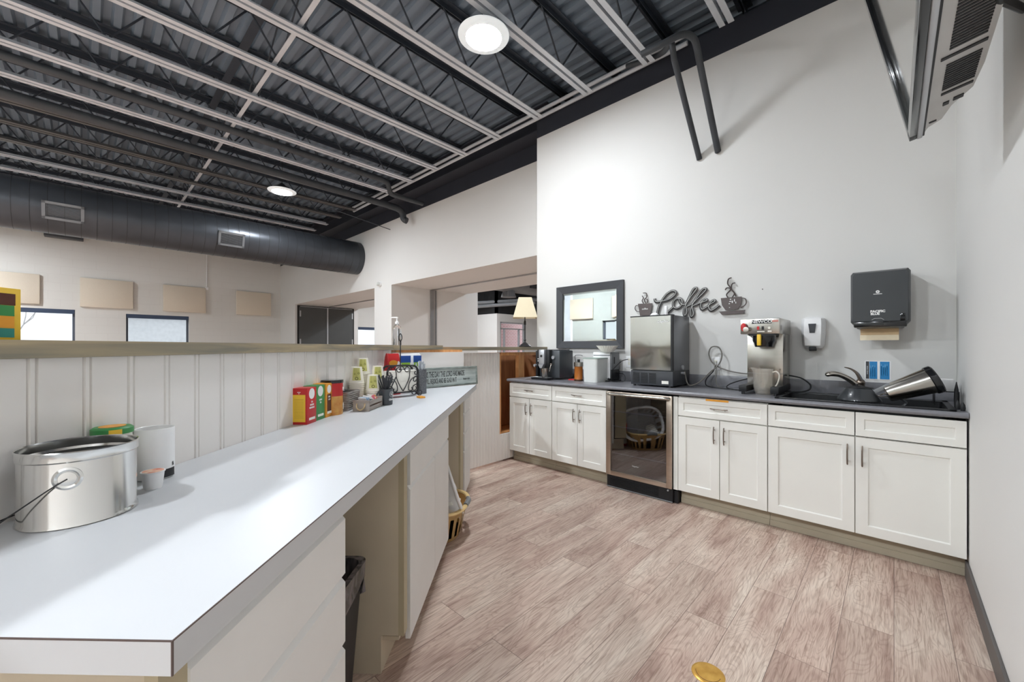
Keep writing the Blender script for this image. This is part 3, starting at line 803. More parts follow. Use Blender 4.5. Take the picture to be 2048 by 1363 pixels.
for v in cl.bm.verts: v.co += Vector((random.uniform(-.015, .015), random.uniform(-.015, .015), random.uniform(-.01, .02)))
o = obj('cloth', cl, M_paper, None, 60); o.location = dg_pt(2.72, -.50, .16); tag(o, 'crumpled white cloth inside the tan laundry basket', 'cloth')
ex = DT('fire_extinguisher', 'red spray extinguisher standing in the far bay', 'fire extinguisher', 3.0, -.70)
obj('can', MB().lathe([(0, 0), (.035, 0), (.037, .01), (.037, .27), (.028, .30), (.012, .31), (0, .31)], seg=24), M_red, ex)
obj('nozzle', MB().lathe([(0, .31), (.014, .31), (.016, .35), (.008, .37), (0, .37)], seg=16), M_maroon, ex)
obj('label_band', MB().lathe([(.0373, .03), (.0378, .03), (.0378, .11), (.0373, .11)], seg=24), M_ink_w, ex)

# ================================================================== THINGS ON THE DIAGONAL COUNTER
# tin pail
t = DT('tin_pail', 'shiny round tin pail with a wire bail handle on the white counter', 'pail', .841, -.941, CT)
obj('pail_body', MB().lathe([(0, .004), (.085, .004), (.089, 0), (.0915, .002), (.0905, .006), (.0885, .010), (.0885, .128), (.0915, .131), (.0915, .146), (.0925, .148), (.091, .150), (.0895, .148), (.0895, .131), (.0865, .126), (.0865, .008), (0, .008)], seg=72), M_tin, t, 30)
hd = math.radians(-143)      # the ear faces the room
ux, uy = math.cos(hd), math.sin(hd)
er = Matrix.Translation((ux * .0885, uy * .0885, .098)) @ Vector((ux, uy, 0)).to_track_quat('Z', 'Y').to_matrix().to_4x4()
e = obj('handle_ear', MB().lathe([(.022, 0), (.022, .001), (.018, .003), (.014, .001), (.013, .0025), (0, .0035)], seg=28, mtx=er), M_tin, t)
c_ = Vector((ux * .092, uy * .092, .098))
tx, ty = -uy, ux
def onr(a, z, r=.094): return (r * math.cos(hd + a), r * math.sin(hd + a), z)
obj('bail_wire', MB().tube(smooth_path([c_, onr(-.25, .082, .097), onr(-.6, .055, .102), onr(-.95, .030, .108), onr(-1.15, .017, .112)], 5), .0014, 6)
    .tube(smooth_path([onr(-1.15, .017, .112), onr(-1.5, .012, .114), onr(-2.2, .010, .110), onr(-2.9, .03, .106), onr(-3.14, .098, .093)], 5), .0014, 6), M_iron, t)
# green lidded jar
t = DT('lidded_jar', 'jar with a green and orange metal lid behind the tin pail', 'jar', .968, -1.003, CT)
obj('jar_body', MB().lathe([(0, 0), (.034, 0), (.036, .01), (.036, .135), (.034, .145), (0, .145)], seg=32), M_paper, t)
obj('jar_lid', MB().lathe([(.036, .144), (.039, .145), (.039, .157), (.034, .161), (0, .161)], seg=40), M_green, t)
obj('lid_print', MB().lathe([(0, .1614), (.025, .1614), (.025, .162), (0, .162)], seg=30), M_orangep, t)
obj('lid_label', MB().lathe([(.0394, .145), (.0398, .145), (.0398, .157), (.0394, .157)], seg=8, a0=-2.5, a1=-1.9), M_yellow, t)
# white canister
t = DT('canister', 'white open canister with a black band near its foot beside the tin pail', 'canister', 1.080, -1.0, CT)
obj('canister_wall', MB().lathe([(0, .002), (.040, .002), (.042, .004), (.042, .1345), (.041, .136), (.0395, .1345), (.0395, .006), (0, .006)], seg=56), M_white, t, 30)
obj('base_band', MB().lathe([(.0422, .004), (.0425, .004), (.0425, .026), (.0422, .026)], seg=24, a0=-2.9, a1=-1.15), M_dark, t)
text('emblem', 'fi', .015, (0, 0, 0), M_ink, t, rot=Matrix.Translation((.0428 * math.cos(-1.35), .0428 * math.sin(-1.35), .036)) @ Matrix.Rotation(-1.35 + PI / 2, 4, 'Z') @ TXT)
# single serve pod
t = DT('coffee_pod', 'single serve white coffee pod with a red foil lid in front of the canister', 'coffee pod', .998, -.929, CT)
obj('cup', MB().lathe([(0, 0), (.0175, 0), (.0185, .002), (.0225, .040), (.0245, .041), (.0245, .043), (0, .043)], seg=32), M_white, t)
obj('foil_lid', MB().lathe([(0, .0432), (.0215, .0432), (.0215, .0436), (0, .0436)], seg=32), mat('red orange foil', (214, 92, 52), .3, scale=60, rgb2=(240, 210, 180)), t)
# tea boxes
def tea_box(s, n, w, h, dpt, label, m1, m2, m3, txt, rz=0, front=None):
    t = DT('tea_box', label, 'box', s, n, CT, rz)
    obj('carton', MB().box(0, w, 0, dpt, 0, h, bev=.0008), m1, t, 30)
    obj('end_panel', MB().box(-.0006, 0, .008, dpt - .008, .012, h - .03), m2, t, 0)
    obj('end_rule', MB().box(-.0009, -.0006, .03, dpt - .03, h - .020, h - .017).box(-.0009, -.0006, .04, dpt - .04, h - .026, h - .023), M_ink_w, t, 0)
    obj('logo_disc', MB().lathe([(0, 0), (w * .30, 0), (w * .30, .0008), (0, .0008)], seg=24, mtx=Matrix.Translation((w * .5, 0, h * .83)) @ Matrix.Rotation(PI / 2, 4, 'X')), M_ink_w, t)
    if front: obj('front_panel', MB().box(w * .2, w * .8, -.0006, 0, h * .12, h * .68), front, t, 0)
    obj('caption_patch', MB().box(w * .2, w * .85, -.0010, -.0006, h * .1, h * .17), M_paper, t, 0)
    for k, (s_, z) in enumerate(txt):
        text('caption', s_, .011, (w * .5, -.0012, h * z), M_ink_w, t, sx=.8, bold=.0003)
    ln = MB()
    for k in range(14): ln.box(-.0009, -.0006, .016, dpt - .016, .03 + k * .0065, .0306 + k * .0065)
    obj('fine_print', ln, M_brownp, t, 0)
tea_box(1.822, -.978, .083, .166, .075, 'red and yellow tea carton, closest to the tin pail of the carton row', M_red, M_yellow, M_red, (('TEA', .60), ('ENGLISH', .52), ('BREAKFAST', .44)))
tea_box(1.912, -.983, .085, .168, .072, 'green tea carton between the red and the yellow cartons', M_green, M_green, M_green, (('GREEN', .58), ('TEA', .50)))
tea_box(2.003, -.980, .070, .170, .072, 'yellow tea carton with a dark brown front label', M_orangep, M_orangep, M_yellow, (('EARL', .60), ('GREY', .52)), front=M_brownp)
# ground coffee canister
t = DT('coffee_canister', 'red and tan ground coffee canister with a black lid', 'canister', 2.127, -.945, CT)
t.location = dg_pt(2.115, -1.0, CT)
R_ = lambda f: [(.054, f)]
obj('canister_lower', MB().lathe([(0, 0), (.050, 0), (.052, .004), (.052, .10)], seg=40), mat('tan coffee print', (222, 176, 96), .4, scale=18, rgb2=(198, 130, 60)), t)
obj('canister_upper', MB().lathe([(.0522, .098), (.0522, .168), (.049, .172), (0, .172)], seg=40), M_red, t)
obj('canister_lid', MB().lathe([(.0545, .166), (.0550, .168), (.0550, .180), (.053, .182), (0, .182)], seg=40), M_gloss, t)
am = -1.25
text('lettering', 'Folgers', .026, (0, 0, 0), M_ink_w, t, rot=Matrix.Translation((.0535 * math.cos(am), .0535 * math.sin(am), .135)) @ Matrix.Rotation(am + PI / 2, 4, 'Z') @ TXT, sx=.85, bold=.0006)
obj('cup_picture', MB().lathe([(.010, 0), (.018, 0), (.018, .001), (.010, .001), (.010, 0)], seg=20, mtx=Matrix.Translation((.053 * math.cos(am), .053 * math.sin(am), .042)) @ Matrix.Rotation(am + PI / 2, 4, 'Z') @ Matrix.Rotation(PI / 2, 4, 'X')), M_paper, t)
# woven basket with lids
t = DT('storage_basket', 'grey woven basket holding black lids beside the coffee canister', 'basket', 2.175, -1.035, CT)
mb = MB()
mb.loft([rr(.075, .065, .01, 0, 3, .085, 0), rr(.085, .072, .012, .105, 3, .085, 0), rr(.080, .067, .010, .105, 3, .085, 0), rr(.070, .060, .008, .006, 3, .085, 0)], False).loft([rr(.075, .065, .01, 0, 3, .085, 0), rr(.074, .064, .01, .004, 3, .085, 0)])
t.location = dg_pt(2.20, -.99 - .035, CT)
obj('basket_wall', mb, M_weave, t, 30)
st = MB()
for k in range(9): st.loft([rr(.0765 + k * .0011, .0665 + k * .0008, .012, .008 + k * .011, 3, .085, 0), rr(.0785 + k * .0011, .0685 + k * .0008, .012, .011 + k * .011, 3, .085, 0), rr(.0765 + k * .0011, .0665 + k * .0008, .012, .014 + k * .011, 3, .085, 0)], False)
o = obj('weave_bands', st, M_weave, t, 30)
for k in range(5):
    o = obj('lid_disc', MB().lathe([(0, 0), (.036, 0), (.038, .004), (.034, .008), (.028, .009), (0, .007)], seg=28), M_dark, None)
    o.location = dg_pt(2.20 + .06 + .012 * k, -1.02 - .006 * k, CT + .062 + .0095 * k)
    tag(o, 'black plastic cup lid stacked in the grey woven basket', 'lid', 'black cup lids in the woven basket')
# crate tray with packets
t = DT('crate_tray', 'small grey wood crate with a rope handle full of packets', 'tray', 2.20, -.835, CT)
W_, D_ = .21, .092; H_ = .062
obj('end_board', MB().box(0, .008, 0, D_, 0, H_, bev=.001), M_crate, t, 30)
obj('end_board', MB().box(W_ - .008, W_, 0, D_, 0, H_, bev=.001), M_crate, t, 30)
for z0, z1 in ((.004, .024), (.034, .056)):
    obj('side_slat', MB().box(0.008, W_ - .008, 0, .006, z0, z1), M_crate, t, 0); obj('side_slat', MB().box(0.008, W_ - .008, D_ - .006, D_, z0, z1), M_crate, t, 0)
obj('base_board', MB().box(0.008, W_ - .008, .006, D_ - .006, .003, .008), M_crate, t, 0)
obj('rope_handle', MB().tube(smooth_path([(-.002, .024, .044), (-.010, .026, .022), (-.014, D_ / 2, .010), (-.010, D_ - .026, .022), (-.002, D_ - .024, .044)], 6), .0038, 8), M_rope, t)
random.seed(21)
cols = [M_white, mat('pale blue packet', (176, 206, 232), .5), M_paper, mat('pink packet', (222, 120, 134), .5), M_orangep]
for k in range(12):
    o = obj('sweetener_packet', MB().box(-.026, .026, -.019, .019, -.0012, .0012, bev=.0005), cols[(0, 1, 0, 1, 0, 0, 2, 2, 3, 0, 4, 3)[k]], None, 0)
    o.location = dg_pt(2.20 + .035 + .0125 * k, -.835 - .046 + random.uniform(-.006, .006), CT + .050 + random.uniform(-.004, .010))
    o.rotation_euler = (random.uniform(.6, 1.3), random.uniform(-.4, .4), DIAG + PI / 2 + random.uniform(-.5, .5))
    tag(o, 'small paper sweetener packet standing in the crate tray', 'packet', 'sweetener packets in the crate tray')
# paper cups, stacked upside down
M_cup = mat('cream paper cup', (240, 236, 222), .6, var=.01)
M_cupg = mat('olive cup print', (192, 190, 92), .6, scale=14, rgb2=(214, 212, 140))
def cup_mb(h=.096, rt=.042, rb=.030):      # inverted: wide rim at the bottom
    return MB().lathe([(rt + .0015, 0), (rt + .002, .002), (rt, .004), (rb, h), (rb - .001, h + .0008), (rb - .003, h - .003), (0, h - .004)], seg=32)
def cup(loc, label, printed=False, group='nested paper cups'):
    t = thing('paper_cup', label, 'cup', loc, DIAG, group)
    obj('cup_body', cup_mb(), M_cup, t, 30)
    if printed:
        n = 12; h = .096; rt, rb = .0425, .0305
        for a0, a1, m_ in ((-3.4, -2.1, M_cupg),):
            mb = MB(); mb.lathe([(rt - (rt - rb) * .18, h * .18), (rt - (rt - rb) * .95, h * .95)], seg=n, a0=a0, a1=a1)
            obj('print', mb, m_, t)
        for a, zf, r in ((-2.75, .30, .0095), (-2.45, .62, .006), (-3.05, .58, .005)):
            rr_ = rt + .0006 - (rt - rb) * zf
            obj('print_ring', MB().lathe([(r * .6, 0), (r, 0), (r, .0004), (r * .6, .0004), (r * .6, 0)], seg=18, mtx=Matrix.Translation((rr_ * math.cos(a), rr_ * math.sin(a), h * zf)) @ Matrix.Rotation(a + PI / 2, 4, 'Z') @ Matrix.Rotation(PI / 2 - .12, 4, 'X')), mat('dark olive print', (108, 110, 46), .6), t)
            obj('print_stem', MB().box(-.0003, .0003, -.0003, .0003, 0, h * (.95 - zf) - r, mtx=Matrix.Translation((rr_ * math.cos(a), rr_ * math.sin(a), h * zf + r)) @ Matrix.Rotation(a, 4, 'Z') @ Matrix.Rotation(-.115, 4, 'Y')), mat('dark olive print', (108, 110, 46), .6), t)
    return t
def cup_stack(s, n, count, label, z=CT):
    first = None
    for k in range(count):
        loc = dg_pt(s, n, z + k * .0125)
        if k == count - 1: cup(loc, label, True, 'paper cups on top of the stacks')
        elif first is None: first = cup(loc, 'cream paper cup nested in a stack behind the crate tray, only its rim showing')
        else: dup(first, loc, DIAG)
cup_stack(2.425, -.998, 12, 'green printed paper cup topping the stack beside the woven basket')
cup_stack(2.522, -.998, 16, 'green printed paper cup topping the tallest, rearmost stack')
cup_stack(2.462, -.912, 8, 'green printed paper cup topping the low stack by the crate tray')
cup_stack(2.562, -.918, 12, 'green printed paper cup topping the stack behind the mug')
# mug with stir sticks
t = DT('mug', 'slate grey mug with white emblem holding black stir sticks', 'mug', 2.475, -.835, CT)
obj('mug_body', MB().lathe([(0, 0), (.036, 0), (.039, .003), (.040, .012), (.040, .092), (.0415, .096), (.040, .0975), (.0375, .095), (.037, .012), (0, .008)], seg=40), M_mug, t, 35)
ha = math.radians(148)
hp = [(.038, .078), (.052, .082), (.066, .070), (.070, .048), (.062, .026), (.039, .016)]
obj('mug_handle', MB().tube(smooth_path([(r * math.cos(ha), r * math.sin(ha), z) for r, z in hp], 5), .0062, 10, flat=.75), M_mug, t)
am = math.radians(-112)
mrot = Matrix.Translation((.0408 * math.cos(am), .0408 * math.sin(am), 0)) @ Matrix.Rotation(am + PI / 2, 4, 'Z')
obj('emblem_ring', MB().lathe([(.0145, 0), (.016, 0), (.016, .0008), (.0145, .0008), (.0145, 0)], seg=28, mtx=mrot @ Matrix.Translation((0, 0, .066)) @ Matrix.Rotation(PI / 2, 4, 'X')), M_ink_w, t)
text('emblem_letter', 'G', .020, (0, 0, 0), M_ink_w, t, rot=mrot @ Matrix.Translation((0, -.0006, .066)) @ TXT, bold=.0005)
text('lettering', 'Glenw', .017, (0, 0, 0), M_ink_w, t, rot=mrot @ Matrix.Translation((0, -.0012, .034)) @ TXT, bold=.0004)
random.seed(8)
for k in range(24):
    a = 2 * PI * k / 24 + random.uniform(-.2, .2); r1 = random.uniform(.45, 1)
    base = Vector((-.012 * r1 * math.cos(a), -.012 * r1 * math.sin(a), .012)); tip = Vector((.072 * r1 * math.cos(a), .072 * r1 * math.sin(a), .182 + random.uniform(-.008, .01) - .012 * r1))
    dv = (tip - base); o = obj('stir_stick', MB().cyl((0, 0, 0), (0, 0, dv.length), .0033, seg=8), mat('charcoal stick plastic', (60, 62, 66), .4))
    M_ = Matrix.Rotation(DIAG, 4, 'Z'); o.location = dg_pt(2.475, -.835, CT) + (M_ @ base)
    o.rotation_mode = 'QUATERNION'; o.rotation_quaternion = (M_ @ dv).to_track_quat('Z', 'Y')
    tag(o, 'black stir stick standing in the slate grey mug', 'stir stick', 'black stir sticks in the mug')
# wrought iron caddy
t = DT('iron_caddy', 'black wrought iron scrollwork caddy with a tall loop handle', 'caddy', 2.86, -.862, CT, -math.radians(42))
CW, CHh = .125, .155    # half width, panel height
def rrect2(hw, z0, z1, r, y):
    P_ = []
    for cx, cz, a0 in ((hw - r, z1 - r, 0), (-hw + r, z1 - r, PI / 2), (-hw + .006, z0 + .006, PI), (hw - .006, z0 + .006, 3 * PI / 2)):
        q = r if cz > (z0 + z1) / 2 else .006
        for k in range(6):
            a = a0 + PI / 2 * k / 5; P_.append((cx + q * math.cos(a), y, cz + q * math.sin(a)))
    return P_
for y in (-.035, .035):
    obj('frame_panel', MB().tube(rrect2(CW, .034, .222, .045, y), .0045, 8, closed=True), M_iron, t)
    sc_ = MB()
    def spiral(cx, cz, r, a0, turns, sgn=1, y=y):
        return [(cx + r * (1 - .75 * k / 14) * math.cos(a0 + sgn * turns * 2 * PI * k / 14), y, cz + r * (1 - .75 * k / 14) * math.sin(a0 + sgn * turns * 2 * PI * k / 14)) for k in range(15)]
    def scurl(pts): sc_.tube(smooth_path([(a, y, b + .013) for a, b in pts], 5), .0029, 6)
    for s_ in (-1, 1):
        scurl([(s_ * .118, .165), (s_ * .10, .198), (s_ * .07, .195), (s_ * .055, .165), (s_ * .05, .12), (s_ * .02, .06), (0, .03)])
        scurl([(s_ * .01, .185), (s_ * .025, .165), (s_ * .045, .17), (s_ * .05, .19), (s_ * .03, .20)])
        scurl([(s_ * .118, .165), (s_ * .115, .145), (s_ * .098, .145), (s_ * .095, .160), (s_ * .106, .165)])
        scurl([(s_ * .122, .13), (s_ * .075, .115), (s_ * .05, .08), (s_ * .045, .04), (s_ * .06, .028), (s_ * .075, .035), (s_ * .07, .052)])
        scurl([(s_ * .122, .075), (s_ * .085, .062), (s_ * .08, .035), (s_ * .10, .03), (s_ * .11, .045), (s_ * .10, .055)])
        scurl([(s_ * .122, .13), (s_ * .095, .125), (s_ * .085, .10), (s_ * .10, .092), (s_ * .108, .105)])
    obj('scrolls', sc_, M_iron, t)
obj('base_tray', MB().box(-CW, CW, -.037, .037, .030, .034), M_iron, t, 0)
obj('loop_handle', MB().tube(smooth_path([(0, 0, .032), (0, 0, .25), (0, 0, .375), (.002, 0, .395), (.011, 0, .412), (.010, 0, .435), (0, 0, .449), (-.010, 0, .435), (-.011, 0, .412), (-.002, 0, .395)], 5), .0038, 8), M_iron, t)
for s_ in (-1, 1):
    for y in (-.035, .035):
        obj('scroll_foot', MB().tube([(s_ * (CW + .012) + .019 * math.cos(a), y, .021 + .019 * math.sin(a)) for a in [2 * PI * k / 20 for k in range(20)]], .003, 7, closed=True), M_iron, t)
# napkin block in the caddy
cr_ = DIAG - math.radians(42)
for k in range(2):
    o = obj('napkin_stack', MB().box(-.115, .115, -.030 + k * .031, -.001 + k * .031, .002, .155, bev=.004), M_paper, None, 30)
    o.location = dg_pt(2.86, -.862, CT + .033); o.rotation_euler = (0, 0, cr_)
    tag(o, ('white napkin stack on the room side of the iron caddy', 'white napkin stack on the bar side of the iron caddy')[k], 'napkins')
o = obj('creamer_packet', MB().box(-.03, .03, -.02, .02, 0, .012, bev=.003), M_orangep, None, 30); o.location = dg_pt(2.80, -.70, CT); o.rotation_euler = (0, 0, DIAG + .7)
tag(o, 'orange packet lying by the foot of the iron caddy', 'packet')
# bags of plates and cutlery behind
def bag(name, label, s, n, w, d_, h, m, rz=0, seed=1, z=CT):
    random.seed(seed)
    t = DT(name, label, 'bag', s, n, z, rz)
    mb = MB(); rings = []
    for k, (fz, f) in enumerate(((0, .86), (.1, .98), (.35, 1.0), (.6, .97), (.8, .88), (.93, .66), (1.0, .45))):
        rings.append([(x * (1 + random.uniform(-.03, .03)), y * (1 + random.uniform(-.08, .08)), fz * h + random.uniform(-.004, .004)) for x, y, _ in rr(w * (.5 if k < 4 else .5 * (.8 + .2 * f)), d_ * .5 * f, d_ * .18, 0, 4)])
    mb.loft(rings); obj('pouch', mb, m, t, 50)
    return t
t = bag('snack_bag', 'red bag standing at the bend of the bar behind the iron caddy', 2.99, -.962, .11, .07, .305, M_red, -.75, 3)
obj('label_patch', MB().lathe([(0, 0), (.035, 0), (.035, .002), (0, .002)], seg=24, ax=(1, .62), mtx=Matrix.Translation((-.01, -.034, .235)) @ Matrix.Rotation(PI / 2, 4, 'X')), M_orangep, t)
obj('white_panel', MB().prism([(-.03, .10), (.05, .05), (.055, .23), (.03, .25)], .030, .037, mtx=Matrix.Rotation(PI / 2, 4, 'X')), M_white, t, 0)
t = bag('plate_pack', 'clear wrapped pack of white plates with a blue and green label', 3.115, -.875, .22, .09, .30, M_white, -.75, 4)
for x0, x1 in ((-.10, -.01), (.015, .085)):
    obj('blue_label', MB().box(x0, x1, -.048, -.0455, .235, .288), M_blue, t, 0); obj('green_label', MB().box(x0 + .005, x1 - .005, -.0485, -.046, .205, .236), M_lime, t, 0)
t = DT('mesh_cup', 'grey wire mesh cup of clear plastic cutlery beside the iron caddy', 'cup', 3.06, -.765, CT)
obj('mesh_wall', MB().lathe([(0, .002), (.042, .002), (.042, .180), (.0435, .180), (.0435, .184), (.0405, .184), (.0405, .004), (0, .004)], seg=28), M_mesh, t)
random.seed(14)
for k in range(14):
    a = random.uniform(0, 2 * PI); q = random.uniform(.2, 1)
    base = Vector((.02 * q * math.cos(a), .02 * q * math.sin(a), .008)); tip = Vector((.042 * q * math.cos(a), .042 * q * math.sin(a), .232 + random.uniform(-.015, .02)))
    dv = tip - base; L = dv.length
    mb = MB().box(-.0035, .0035, -.0008, .0008, 0, L - .03)
    mb.box(-.0095, .0095, -.001, .001, L - .035, L, bev=.0008)
    o = obj('plastic_utensil', mb, mat('frosted clear plastic', (232, 238, 246), .25, trans=.35), None, 0)
    M_ = Matrix.Rotation(DIAG, 4, 'Z'); o.location = dg_pt(3.06, -.765, CT) + (M_ @ base)
    o.rotation_mode = 'QUATERNION'; o.rotation_quaternion = (M_ @ dv).to_track_quat('Z', 'Y')
    tag(o, 'clear plastic utensil standing in the grey mesh cup', 'utensil', 'clear plastic utensils in the mesh cup')
# sign leaning on the return wall
t = thing('wood_sign', 'long grey wooden sign with an engraved verse leaning at the counter end', 'sign', (-2.905, 2.19, CT + .001), PI / 2)
t.rotation_euler = (math.radians(-4), 0, PI / 2)
SWd, SH = .40, .172
obj('sign_board', MB().box(-SWd, SWd, 0, .012, 0, SH), M_sign, t, 0)
fr_ = MB()
for a in ((-SWd, SWd, 0, .018), (-SWd, SWd, SH - .018, SH), (-SWd, -SWd + .018, 0, SH), (SWd - .018, SWd, 0, SH)): fr_.box(a[0], a[1], -.006, .012, a[2], a[3], bev=.002)
obj('sign_frame', fr_, mat('dark sage frame', (112, 122, 118), .6, scale=12, rgb2=(150, 158, 152), stretch=(1, 1, 4)), t, 30)
text('lettering', 'THIS IS THE DAY THE LORD HAS MADE', .068, (.0, -.0008, SH * .64), M_ink, t, sx=.405, bold=.0009)
text('lettering', 'WE WILL REJOICE AND BE GLAD IN IT', .060, (-.045, -.0008, SH * .31), M_ink, t, sx=.375, bold=.0008)

text('lettering', 'PSALM 118:24', .022, (.265, -.0008, SH * .33), M_ink, t, sx=.6, bold=.0004)

# ================================================================== ON THE BAR
t = thing('table_lamp', 'table lamp with a cream square shade on the bar by the wall', 'lamp', (-3.29, 3.71, 1.268), math.radians(43.4))
obj('base', MB().lathe([(0, 0), (.072, 0), (.075, .008), (.066, .018), (.058, .022), (.050, .032), (.030, .045), (.016, .055), (.013, .062), (0, .062)], seg=32), M_iron, t)
obj('stem', MB().lathe([(0, .06), (.012, .06), (.010, .075), (.017, .083), (.010, .092), (.008, .10), (.008, .27), (.012, .275), (.017, .285), (.010, .293), (.016, .30), (.010, .315), (.006, .33), (.006, .40), (0, .40)], seg=20), M_iron, t)
def shade_ring(h, z): return [(-h, -h, z), (h, -h, z), (h, h, z), (-h, h, z)]
mb = MB().loft([shade_ring(.145, .355), shade_ring(.078, .60), shade_ring(.076, .60), shade_ring(.143, .355), shade_ring(.145, .355)], False)
obj('lamp_shade', mb, M_shade, t, 0)
obj('harp', MB().tube(smooth_path([(.0, 0, .39), (.04, 0, .43), (.045, 0, .52), (0, 0, .60), (-.045, 0, .52), (-.04, 0, .43), (0, 0, .39)], 4), .002, 6), M_nickel, t)
t = thing('sanitizer_bottle', 'clear pump bottle of hand sanitizer on the bar', 'bottle', (-3.03, 1.80, 1.283), .8)
obj('bottle_body', MB().lathe([(0, 0), (.034, 0), (.036, .004), (.036, .13), (.030, .155), (.014, .172), (.013, .180), (0, .180)], seg=32), M_clear, t)
obj('pump', MB().lathe([(0, .178), (.016, .178), (.016, .196), (.006, .200), (.005, .225), (.010, .228), (.010, .236), (0, .238)], seg=20), M_white, t)
obj('pump_spout', MB().tube([(0, 0, .232), (-.045, .012, .232), (-.052, .014, .226)], .005, 8), M_white, t)
t = DT('snack_box', 'yellow, green and orange printed box standing on the near end of the bar', 'box', .748, -1.10, 1.284, .0)
obj('carton', MB().box(-.06, .115, 0, .05, 0, .112, bev=.001), M_yellow, t, 30)
obj('print', MB().box(-.06, .105, -.0006, 0, .075, .100), M_brownp, t, 0)
obj('print', MB().box(-.06, .103, -.0008, 0, .052, .0745), M_green, t, 0)
obj('print', MB().box(-.06, .103, -.0008, 0, .026, .0515), M_orangep, t, 0)
obj('print', MB().box(-.06, .103, -.0008, 0, .006, .0255), mat('teal print', (52, 140, 128), .5), t, 0)

# ================================================================== BACK COUNTER
YF = 3.275     # plane of door faces
def shaker(name, x0, x1, z0, z1, par, rail=.058):
    mb = MB(); g = .0025; x0 += g; x1 -= g; z0 += g; z1 -= g
    for a in ((x0, x0 + rail, z0, z1), (x1 - rail, x1, z0, z1), (x0 + rail, x1 - rail, z0, z0 + rail), (x0 + rail, x1 - rail, z1 - rail, z1)):
        mb.box(a[0], a[1], YF, YF + .019, a[2], a[3])
    mb.box(x0 + rail - .002, x1 - rail + .002, YF + .009, YF + .016, z0 + rail - .002, z1 - rail + .002)
    # small inner bevel
    for (a, b, c, d_) in ((x0 + rail, x1 - rail, z0 + rail, z1 - rail),):
        s = .006
        v = [(a, YF, c), (b, YF, c), (b, YF, d_), (a, YF, d_)]; u = [(a + s, YF + .0088, c + s), (b - s, YF + .0088, c + s), (b - s, YF + .0088, d_ - s), (a + s, YF + .0088, d_ - s)]
        for i in range(4): mb.quad(v[i], v[(i + 1) % 4], u[(i + 1) % 4], u[i])
    o = obj(name, mb, M_cab, par, 0)
    return o
def pull_v(par, x, z, L=.13):
    pts = [(x, YF - .002, z + L / 2 - .02), (x, YF - .024, z + L / 2 - .03)]
    mb = MB().tube(smooth_path([(x, YF - .020, z + L / 2), (x, YF - .028, z + L / 4), (x, YF - .030, z), (x, YF - .028, z - L / 4), (x, YF - .020, z - L / 2)], 5), [.0025] + [.0045] * 19 + [.0025], 8)
    for k in (1, -1): mb.tube([(x, YF + .001, z + k * L * .3), (x, YF - .027, z + k * L * .3)], .0035, 8)
    return obj('handle', mb, M_bronze, par)
def pull_h(par, x, z, L=.125):
    mb = MB().tube(smooth_path([(x - L / 2, YF - .020, z + .012), (x - L / 4, YF - .026, z + .010), (x, YF - .028, z + .010), (x + L / 4, YF - .026, z + .010), (x + L / 2, YF - .020, z + .012)], 5), [.0022] + [.0042] * 19 + [.0022], 8)
    for k in (1, -1): mb.tube([(x + k * L * .3, YF + .001, z), (x + k * L * .3, YF - .026, z + .010)], .0032, 8)
    return obj('handle', mb, M_bronze, par)
def new_cabinet(label, x0, x1, splits, drawers, handles=True, top=.872):
    t = thing('base_cabinet', label, 'cabinet', (0, 0, 0))
    obj('carcass', MB().box(x0, x1, YF + .02, YW - .02, .115, top), M_cab, t, 0)
    obj('toe_kick', MB().box(x0, x1, YF + .075, YF + .09, 0, .115), M_toe, t, 0)
    obj('toe_trim', MB().box(x0, x1, YF + .068, YF + .075, .003, .045), M_toe, t, 0)
    for a, b in drawers:
        d_ = shaker('drawer', a, b, .719, .868, t, .040)
        if handles: pull_h(d_, (a + b) / 2, .79)
    for i, (a, b) in enumerate(splits):
        d_ = shaker('door', a, b, .118, .715, t)
        pull_v(d_, (b - .035) if i % 2 == 0 else (a + .035), .603)
    return t
new_cabinet('white shaker cabinet with one drawer beside the open orange cabinet', -3.135, -2.539, [(-3.135, -2.842), (-2.842, -2.539)], [(-3.135, -2.539)])
new_cabinet('white shaker cabinet with one drawer against the drinks cooler, under the steel box', -2.537, -1.912, [(-2.537, -2.226), (-2.226, -1.912)], [(-2.537, -1.912)])
new_cabinet('white shaker cabinet with one drawer between the cooler and sink cabinets', -1.262, -.642, [(-1.262, -.952), (-.952, -.642)], [(-1.262, -.642)])
new_cabinet('wide white shaker sink cabinet with two false drawer fronts', -.640, .288, [(-.640, -.176), (-.176, .288)], [(-.640, -.176), (-.176, .288)], handles=False, top=.715)
o = obj('filler_strip', MB().box(-1.298, -1.264, YF, YF + .02, .118, .868), M_cab, None, 0); tag(o, 'narrow white filler strip beside the cooler door', 'strip')
o = obj('orange_label', MB().box(-1.05, -.89, 3.272, 3.2745, .856, .870), M_orangep, None, 0); tag(o, 'thin orange label stuck under the countertop edge', 'label')
# countertop with sink cutout
SX0, SX1, SY0, SY1 = -.60, .245, 3.285, 3.80
ct = thing('countertop', 'grey laminate countertop running along the mirror wall', 'countertop', (0, 0, 0))
mb = MB(); z0, z1 = .882, .914
xs_ = [-3.157, SX0, SX1, .292]
def bul(x0, x1):       # rounded front lip
    return [(3.25 + .016 - .016 * math.cos(a), .898 + .016 * math.sin(a)) for a in [PI / 2 - PI * k / 8 for k in range(9)]]
lip = bul(0, 0)
mb.prism([(3.285, .914)] + [(y, z) for y, z in lip] + [(3.285, .882)], -3.157, .292, mtx=Matrix(((0, 0, 1, 0), (1, 0, 0, 0), (0, 1, 0, 0), (0, 0, 0, 1))))
mb.box(-3.157, SX0, 3.285, YW - .002, z0, z1); mb.box(SX1, .292, 3.285, YW - .002, z0, z1); mb.box(SX0, SX1, SY1, YW - .002, z0, z1)
